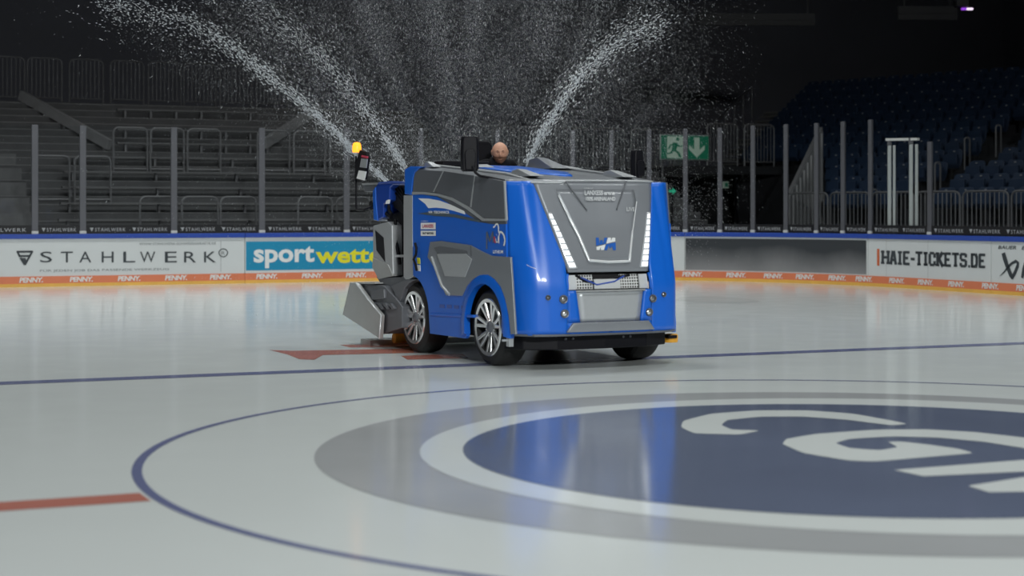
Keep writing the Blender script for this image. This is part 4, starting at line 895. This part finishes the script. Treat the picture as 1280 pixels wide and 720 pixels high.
# ------------------------------------------------------------------ the driver
SKIN = mat('skin', (.56, .30, .205), .55, noise=.06, nscale=30); JACK = mat('jacket_black', (.006, .006, .008), .85, noise=.2, spec=.1); TROU = mat('trousers_dark', (.014, .015, .022), .85, noise=.2)
EYEW = mat('eye_white', (.6, .58, .55), .3, noise=.02); EYED = mat('eye_dark', (.02, .012, .008), .3, noise=.02); BEARD = mat('stubble_brown', (.21, .105, .068), .9, noise=.3, nscale=80); BROW = mat('brow_brown', (.08, .045, .03), .9, noise=.2)
hd = Vector((0, 0, 0)); dl = L_(-2.22, .41, 0); droot = MO+MR*dl.x+MBK*dl.y
dz = 1.475
dr = empty('person', (droot.x, droot.y, dz), MYAW, 'bald bearded person in black jacket seated at the rear of the blue vehicle', 'person')
def skin_body(name, joints, edges, m, parent, sub=2, root=0):
    me = bpy.data.meshes.new(name); me.from_pydata([j[0] for j in joints], edges, []); o = bpy.data.objects.new(name, me); COL.objects.link(o)
    o.modifiers.new('skin', 'SKIN'); sv = me.skin_vertices[0].data if me.skin_vertices else None
    if sv is None:
        bm = bmesh.new(); bm.from_mesh(me); bm.verts.layers.skin.verify(); bm.to_mesh(me); bm.free(); sv = me.skin_vertices[0].data
    for i, j in enumerate(joints): sv[i].radius = (j[1], j[1]) if not isinstance(j[1], tuple) else j[1]; sv[i].use_root = (i == root)
    s_ = o.modifiers.new('sub', 'SUBSURF'); s_.levels = sub; s_.render_levels = sub
    bpy.context.view_layer.update(); me2 = bpy.data.meshes.new_from_object(o.evaluated_get(bpy.context.evaluated_depsgraph_get()))
    V = [v.co.copy() for v in me2.vertices]; Fc = [tuple(p.vertices) for p in me2.polygons]; bpy.data.objects.remove(o); bpy.data.meshes.remove(me); bpy.data.meshes.remove(me2)
    return V, Fc
# seated: pelvis at 0, facing -y (forward), hands on a wheel in front
J = [((0, .05, .10), (.15, .11)), ((0, .05, .28), (.145, .10)), ((0, .04, .44), (.17, .105)), ((0, .03, .545), (.085, .075)), ((0, .01, .59), (.055, .055)), ((0, -.01, .65), (.052, .055)),
     ((-.19, .03, .565), .06), ((-.25, -.02, .28), .045), ((-.17, -.24, .22), .035), ((-.12, -.32, .25), .03), ((.19, .03, .565), .06), ((.25, -.02, .28), .045), ((.17, -.24, .22), .035), ((.12, -.32, .25), .03),
     ((-.10, 0, .07), .08), ((-.13, -.42, .09), .06), ((-.13, -.46, -.30), .045), ((-.13, -.56, -.36), .035), ((.10, 0, .07), .08), ((.13, -.42, .09), .06), ((.13, -.46, -.30), .045), ((.13, -.56, -.36), .035)]
E_ = [(0, 1), (1, 2), (2, 3), (3, 4), (4, 5), (3, 6), (6, 7), (7, 8), (8, 9), (3, 10), (10, 11), (11, 12), (12, 13), (0, 14), (14, 15), (15, 16), (16, 17), (0, 18), (18, 19), (19, 20), (20, 21)]
bV, bF = skin_body('b', J, E_, SKIN, dr)
# head: shaped sphere, centre .795 above the seat
HC = Vector((0, -.04, .690)); HY = math.radians(-24)
def head_pt(th, ph):
    x, y, z = math.sin(th)*math.sin(ph), -math.sin(th)*math.cos(ph), math.cos(th)
    X, Y, Z = x*.088, y*.103, z*.124
    X *= 1+.30*max(0, z)*(1-max(0, z))
    if z < 0: X *= 1-.22*min(1, -z)**1.2; Y *= 1-.10*(-z) if y < 0 else 1-.35*(-z)
    fr = max(0, -y)
    g = lambda x0, z0, sx, sz: math.exp(-((X-x0)/sx)**2-((Z-z0)/sz)**2)*(1 if y < 0 else 0)
    Y -= .022*g(0, -.022, .012, .022)+.010*g(0, .0, .008, .02)      # nose
    Y += .011*(g(.03, .008, .016, .011)+g(-.03, .008, .016, .011))  # sockets
    Y -= .006*(g(.03, .03, .026, .008)+g(-.03, .03, .026, .008))    # brow ridge
    Y -= .005*g(0, -.058, .022, .006)+.004*g(0, -.068, .02, .006)-.004*g(0, -.063, .024, .003)  # lips
    Y -= .010*g(0, -.098, .022, .014)                               # chin
    return Vector((X, Y, Z))
NT, NP = 48, 64; hv = []; hf = []
for i in range(1, NT):
    for j in range(NP): hv.append(head_pt(math.pi*i/NT, 2*math.pi*j/NP))
for i in range(NT-2):
    for j in range(NP): k = (j+1) % NP; hf.append((i*NP+j, i*NP+k, (i+1)*NP+k, (i+1)*NP+j))
hv += [head_pt(0, 0), head_pt(math.pi, 0)]; o1, o2 = len(hv)-2, len(hv)-1
hf += [(o1, (j+1) % NP, j) for j in range(NP)]+[(o2, (NT-2)*NP+j, (NT-2)*NP+(j+1) % NP) for j in range(NP)]
RH = Matrix.Rotation(HY, 3, 'Z') @ Matrix.Rotation(math.radians(6), 3, 'X')
hw_ = lambda p: RH @ Vector(p) + HC
b = MB(); b.add(bV, bF); b.add([hw_(p) for p in hv], hf)
for s in (-1, 1):     # ears, and fingers with thumbs
    rg = []
    for i, (z, r, k) in enumerate(((-.03, .004, 0), (-.02, .010, .006), (0, .014, .012), (.018, .016, .014), (.03, .012, .012), (.036, .004, .008))):
        rg.append([hw_((s*(.083+k+.004*math.cos(a)), .005+r*math.sin(a)*1.1, z)) for a in [2*math.pi*q/8 for q in range(8)]])
    b.loft(rg)
    w_ = Vector((s*.12, -.32, .25))
    for q in range(4):
        f0 = w_+Vector((s*(-.03+.018*q)*.9, -.02, .0)); b.tube([f0, f0+Vector((0, -.05-.008*(q in (1, 2)), .012)), f0+Vector((0, -.075-.008*(q in (1, 2)), -.012)), f0+Vector((0, -.06, -.03))], [.009, .0085, .008, .007], 8)
    t0 = w_+Vector((-s*.025, .01, 0)); b.tube([t0, t0+Vector((-s*.025, -.03, -.01)), t0+Vector((-s*.02, -.055, -.028))], [.010, .009, .008], 8)
bo = b.build('body', SKIN, dr, smooth=80); rm = bo.modifiers.new('remesh', 'REMESH'); rm.mode = 'VOXEL'; rm.voxel_size = .0065; rm.use_smooth_shade = True
for s in (-1, 1):
    b = MB(); b.lathe([(.001, -.011), (.008, -.008), (.0115, 0), (.008, .008), (.001, .011)], (0, 0, 0), 'Y', 12); b.v = [hw_(Vector((s*.030, -.0765, .008))+p) for p in b.v]; eo = b.build('eye', EYEW, dr, smooth=60)
    b = MB(); b.lathe([(.001, -.012), (.005, -.0115), (.006, -.009), (.001, -.008)], (0, 0, 0), 'Y', 10); b.v = [hw_(Vector((s*.030, -.0775, .008))+p) for p in b.v]; b.build('iris', EYED, eo)
    b = MB(); b.tube([hw_((s*x, y, z)) for x, y, z in ((.012, -.098, .027), (.030, -.096, .033), (.048, -.083, .028))], [.004, .005, .003], 6); b.build('eyebrow', BROW, dr)
# beard: shell over chin and jaw
b = MB(); n = 0; idx = {}
for i in range(27, 42):
    for j in range(-13, 14):
        p = head_pt(math.pi*i/NT, 2*math.pi*j/NP); gap = math.hypot(p.x/.022, (p.z+.063)/.009) < 1
        idx[(i, j)] = len(b.v); b.v.append(hw_(p*1.025+Vector((0, -.001, 0))))
for i in range(27, 41):
    for j in range(-13, 13):
        p = head_pt(math.pi*(i+.5)/NT, 2*math.pi*(j+.5)/NP)
        if abs(p.x)/.020 < 1 and abs(p.z+.063) < .007: continue
        if p.z > -.035 and abs(j) < 10: continue
        b.f.append((idx[(i, j)], idx[(i, j+1)], idx[(i+1, j+1)], idx[(i+1, j)]))
b.build('beard', BEARD, dr, smooth=60)
# jacket and trousers: shells grown from the same skeleton, a little thicker
JJ = [(p, (r[0]+.025, r[1]+.025) if isinstance(r, tuple) else r+.018) for p, r in J]
jV, jF = skin_body('j', [JJ[0], JJ[1], JJ[2], JJ[3], ((0, .01, .62), (.115, .10)), JJ[6], JJ[7], ((-.18, -.21, .22), .05), JJ[10], JJ[11], ((.18, -.21, .22), .05)], [(0, 1), (1, 2), (2, 3), (3, 4), (3, 5), (5, 6), (6, 7), (3, 8), (8, 9), (9, 10)], JACK, dr)
b = MB(); b.add(jV, jF); b.tube([(.072*math.cos(a), .025+.068*math.sin(a),   .615+.02*math.sin(a)) for a in [2*math.pi*k/16 for k in range(17)]], .018, 8); b.build('jacket', JACK, dr, smooth=80)
tV, tF = skin_body('t', [JJ[0], JJ[14], JJ[15], ((-.13, -.455, -.28), .065), JJ[18], JJ[19], ((.13, -.455, -.28), .065)], [(0, 1), (1, 2), (2, 3), (0, 4), (4, 5), (5, 6)], TROU, dr)
b = MB(); b.add(tV, tF); b.build('trousers', TROU, dr, smooth=80)
for s in (-1, 1): MB().loft([[(s*.13-.05, -.42, z), (s*.13+.05, -.42, z), (s*.13+.045, y, z), (s*.13-.045, y, z)] for z, y in ((-.43, -.66), (-.38, -.65), (-.33, -.55), (-.27, -.52))]).build('shoe', BLK, dr, bevel=.015)

# ------------------------------------------------------------------ water: jets and falling spray
def water_mat():
    m = bpy.data.materials.new('water_drops'); m.use_nodes = True; nt = m.node_tree; nt.nodes.clear()
    o = nt.nodes.new('ShaderNodeOutputMaterial'); d = nt.nodes.new('ShaderNodeBsdfDiffuse'); t = nt.nodes.new('ShaderNodeBsdfTranslucent'); g = nt.nodes.new('ShaderNodeBsdfGlossy')
    d.inputs[0].default_value = (.85, .88, .92, 1); t.inputs[0].default_value = (.85, .88, .92, 1); g.inputs[1].default_value = .15
    a = nt.nodes.new('ShaderNodeMixShader'); a.inputs[0].default_value = .5; b_ = nt.nodes.new('ShaderNodeMixShader'); b_.inputs[0].default_value = .12
    nt.links.new(d.outputs[0], a.inputs[1]); nt.links.new(t.outputs[0], a.inputs[2]); nt.links.new(a.outputs[0], b_.inputs[1]); nt.links.new(g.outputs[0], b_.inputs[2]); nt.links.new(b_.outputs[0], o.inputs[0]); return m
WATER = water_mat()
def drops(name, P, T, r, ln, label, cat, kind=None):
    n = len(P); T = T/np.linalg.norm(T, axis=1, keepdims=True); ref = np.tile([0.3, .9, .1], (n, 1)); A = np.cross(T, ref); A /= np.linalg.norm(A, axis=1, keepdims=True); B = np.cross(T, A)
    r = r[:, None]; ln = ln[:, None]; s = math.sqrt(3)/2
    V = np.stack([P+T*ln, P+A*r, P+(-.5*A+s*B)*r, P+(-.5*A-s*B)*r, P-T*ln], 1).reshape(-1, 3)
    fc = np.array([(0, 1, 2), (0, 2, 3), (0, 3, 1), (4, 2, 1), (4, 3, 2), (4, 1, 3)]); Fc = (fc[None]+(np.arange(n)*5)[:, None, None]).reshape(-1, 3)
    base = Vector(tuple(P.mean(0))); V = V-np.array(base)
    me = bpy.data.meshes.new(name); me.vertices.add(len(V)); me.vertices.foreach_set('co', V.astype(np.float32).ravel()); me.loops.add(Fc.size); me.loops.foreach_set('vertex_index', Fc.astype(np.int32).ravel())
    me.polygons.add(len(Fc)); me.polygons.foreach_set('loop_start', np.arange(0, Fc.size, 3, dtype=np.int32)); me.update(calc_edges=True); me.materials.append(WATER)
    o = bpy.data.objects.new(name, me); COL.objects.link(o); o.location = base; return tag(o, label, cat, kind=kind)
def jet(px, depth, n, label, w0, w1, rr):
    K = np.array([tuple(pix(x, y, depth+dd)) for x, y, dd in px]); seg = np.linalg.norm(np.diff(K, axis=0), axis=1); cum = np.concatenate([[0], np.cumsum(seg)])
    t = rng.random(n*3); t = t[rng.random(n*3) < (.74+.26*np.sin(t*61+2*np.sin(t*23)))*(.95-.45*t)][:n]*cum[-1]; n = len(t); k = np.clip(np.searchsorted(cum, t)-1, 0, len(seg)-1); f_ = (t-cum[k])/seg[k]
    # smooth the path a little by blending tangents
    P = K[k]+(K[k+1]-K[k])*f_[:, None]; T = K[k+1]-K[k]; fr = t/cum[-1]
    sg_ = (w0+(w1-w0)*fr)[:, None]; heavy = (rng.random(n) < .3)[:, None]
    P = P+rng.normal(size=(n, 3))*sg_*np.where(heavy, 2.2, .8)+np.array([0, 0, -1.])*np.abs(rng.normal(size=(n, 1)))*sg_*1.6*fr[:, None]
    T = T+rng.normal(size=(n, 3))*.15*np.linalg.norm(T, axis=1, keepdims=True)
    return drops('water_jet', P, T, rr*(.5+rng.random(n)), rr*(3+3*rng.random(n)), label, 'water jet', 'stuff')
jet([(482, 226, 0), (460, 204, 0), (437, 183, 0), (415, 160, 0), (393, 140, .2), (363, 113, .3), (333, 90, .4), (300, 60, .6), (265, 37, .8), (233, 20, 1), (180, 4, 1.2), (120, -8, 1.4)], 22.5, 3000, 'long low jet of water arching to the upper left behind the vehicle',   .018, .12, .0046)
jet([(515, 226, 0), (500, 200, 0), (484, 174, 0), (467, 150, 0), (450, 126, .1), (433, 103, .2), (400, 63, .3), (370, 30, .5), (345, 10, .6), (310, -12, .8)], 22.2, 2500, 'steeper jet of water rising left behind the vehicle roof',   .020, .16, .0036)
jet([(660, 205, 0), (672, 176, 0), (683, 157, 0), (691, 143, .1), (700, 130, .1), (720, 97, .2), (743, 72, .3), (758, 57, .4), (773, 43, .5), (793, 33, .6), (830, 18, .8)], 22.2, 2500, 'jet of water rising to the upper right behind the driver',   .020, .11, .0046)
# falling spray: a cloud of drops behind the machine
n = 2000000; X = rng.random(n)*11.6-6.2; Y = 20.6+rng.random(n)*5.5; Z = .05+rng.random(n)*5.0
xs = 640+X*F/Y; ys = HZ-(Z-EYE)*F/Y
C = np.interp(xs, [60, 180, 300, 400, 480, 560, 660, 740, 800, 840, 870, 900, 960], [.05, .12, .35, .55, .8, 1, .85, .62, .5, .36, .2, .07, .0])
yl = np.interp(xs, [100, 180, 240, 333, 423, 480, 520, 900], [0, 60, 90, 140, 205, 240, 300, 300])      # under the low left jet the air is clear
D_ = C*np.where(ys+rng.normal(size=n)*22 < yl, 1, .08)*np.clip(1.25-(ys-60)/260*.5, .3, 1.3)
clump = .55+.45*np.sin(X*3.1+np.sin(Z*1.7)*1.5)*np.sin(Z*1.3+X*.9+Y)
ang = np.arctan2(xs-585, np.maximum(20, 330-ys)); ray = .62+.38*np.sin(ang*31+1.3*np.sin(ang*13)+Y*.8)
keep = rng.random(n) < D_*clump*ray*.62; P = np.stack([X, Y, Z], 1)[keep]; m_ = len(P); xk = xs[keep]
T = np.stack([(xk-585)/300*.55+rng.normal(size=m_)*.14, rng.normal(size=m_)*.15, -np.ones(m_)], 1)
u_ = rng.random(m_); rad = np.where(rng.random(m_) < .06, .0016+.0024*u_**3, .0008+.0007*u_)
drops('water_spray', P, T, rad, rad*(3.5+4.0*rng.random(m_)), 'cloud of falling water drops in the air behind the vehicle', 'water spray', 'stuff')
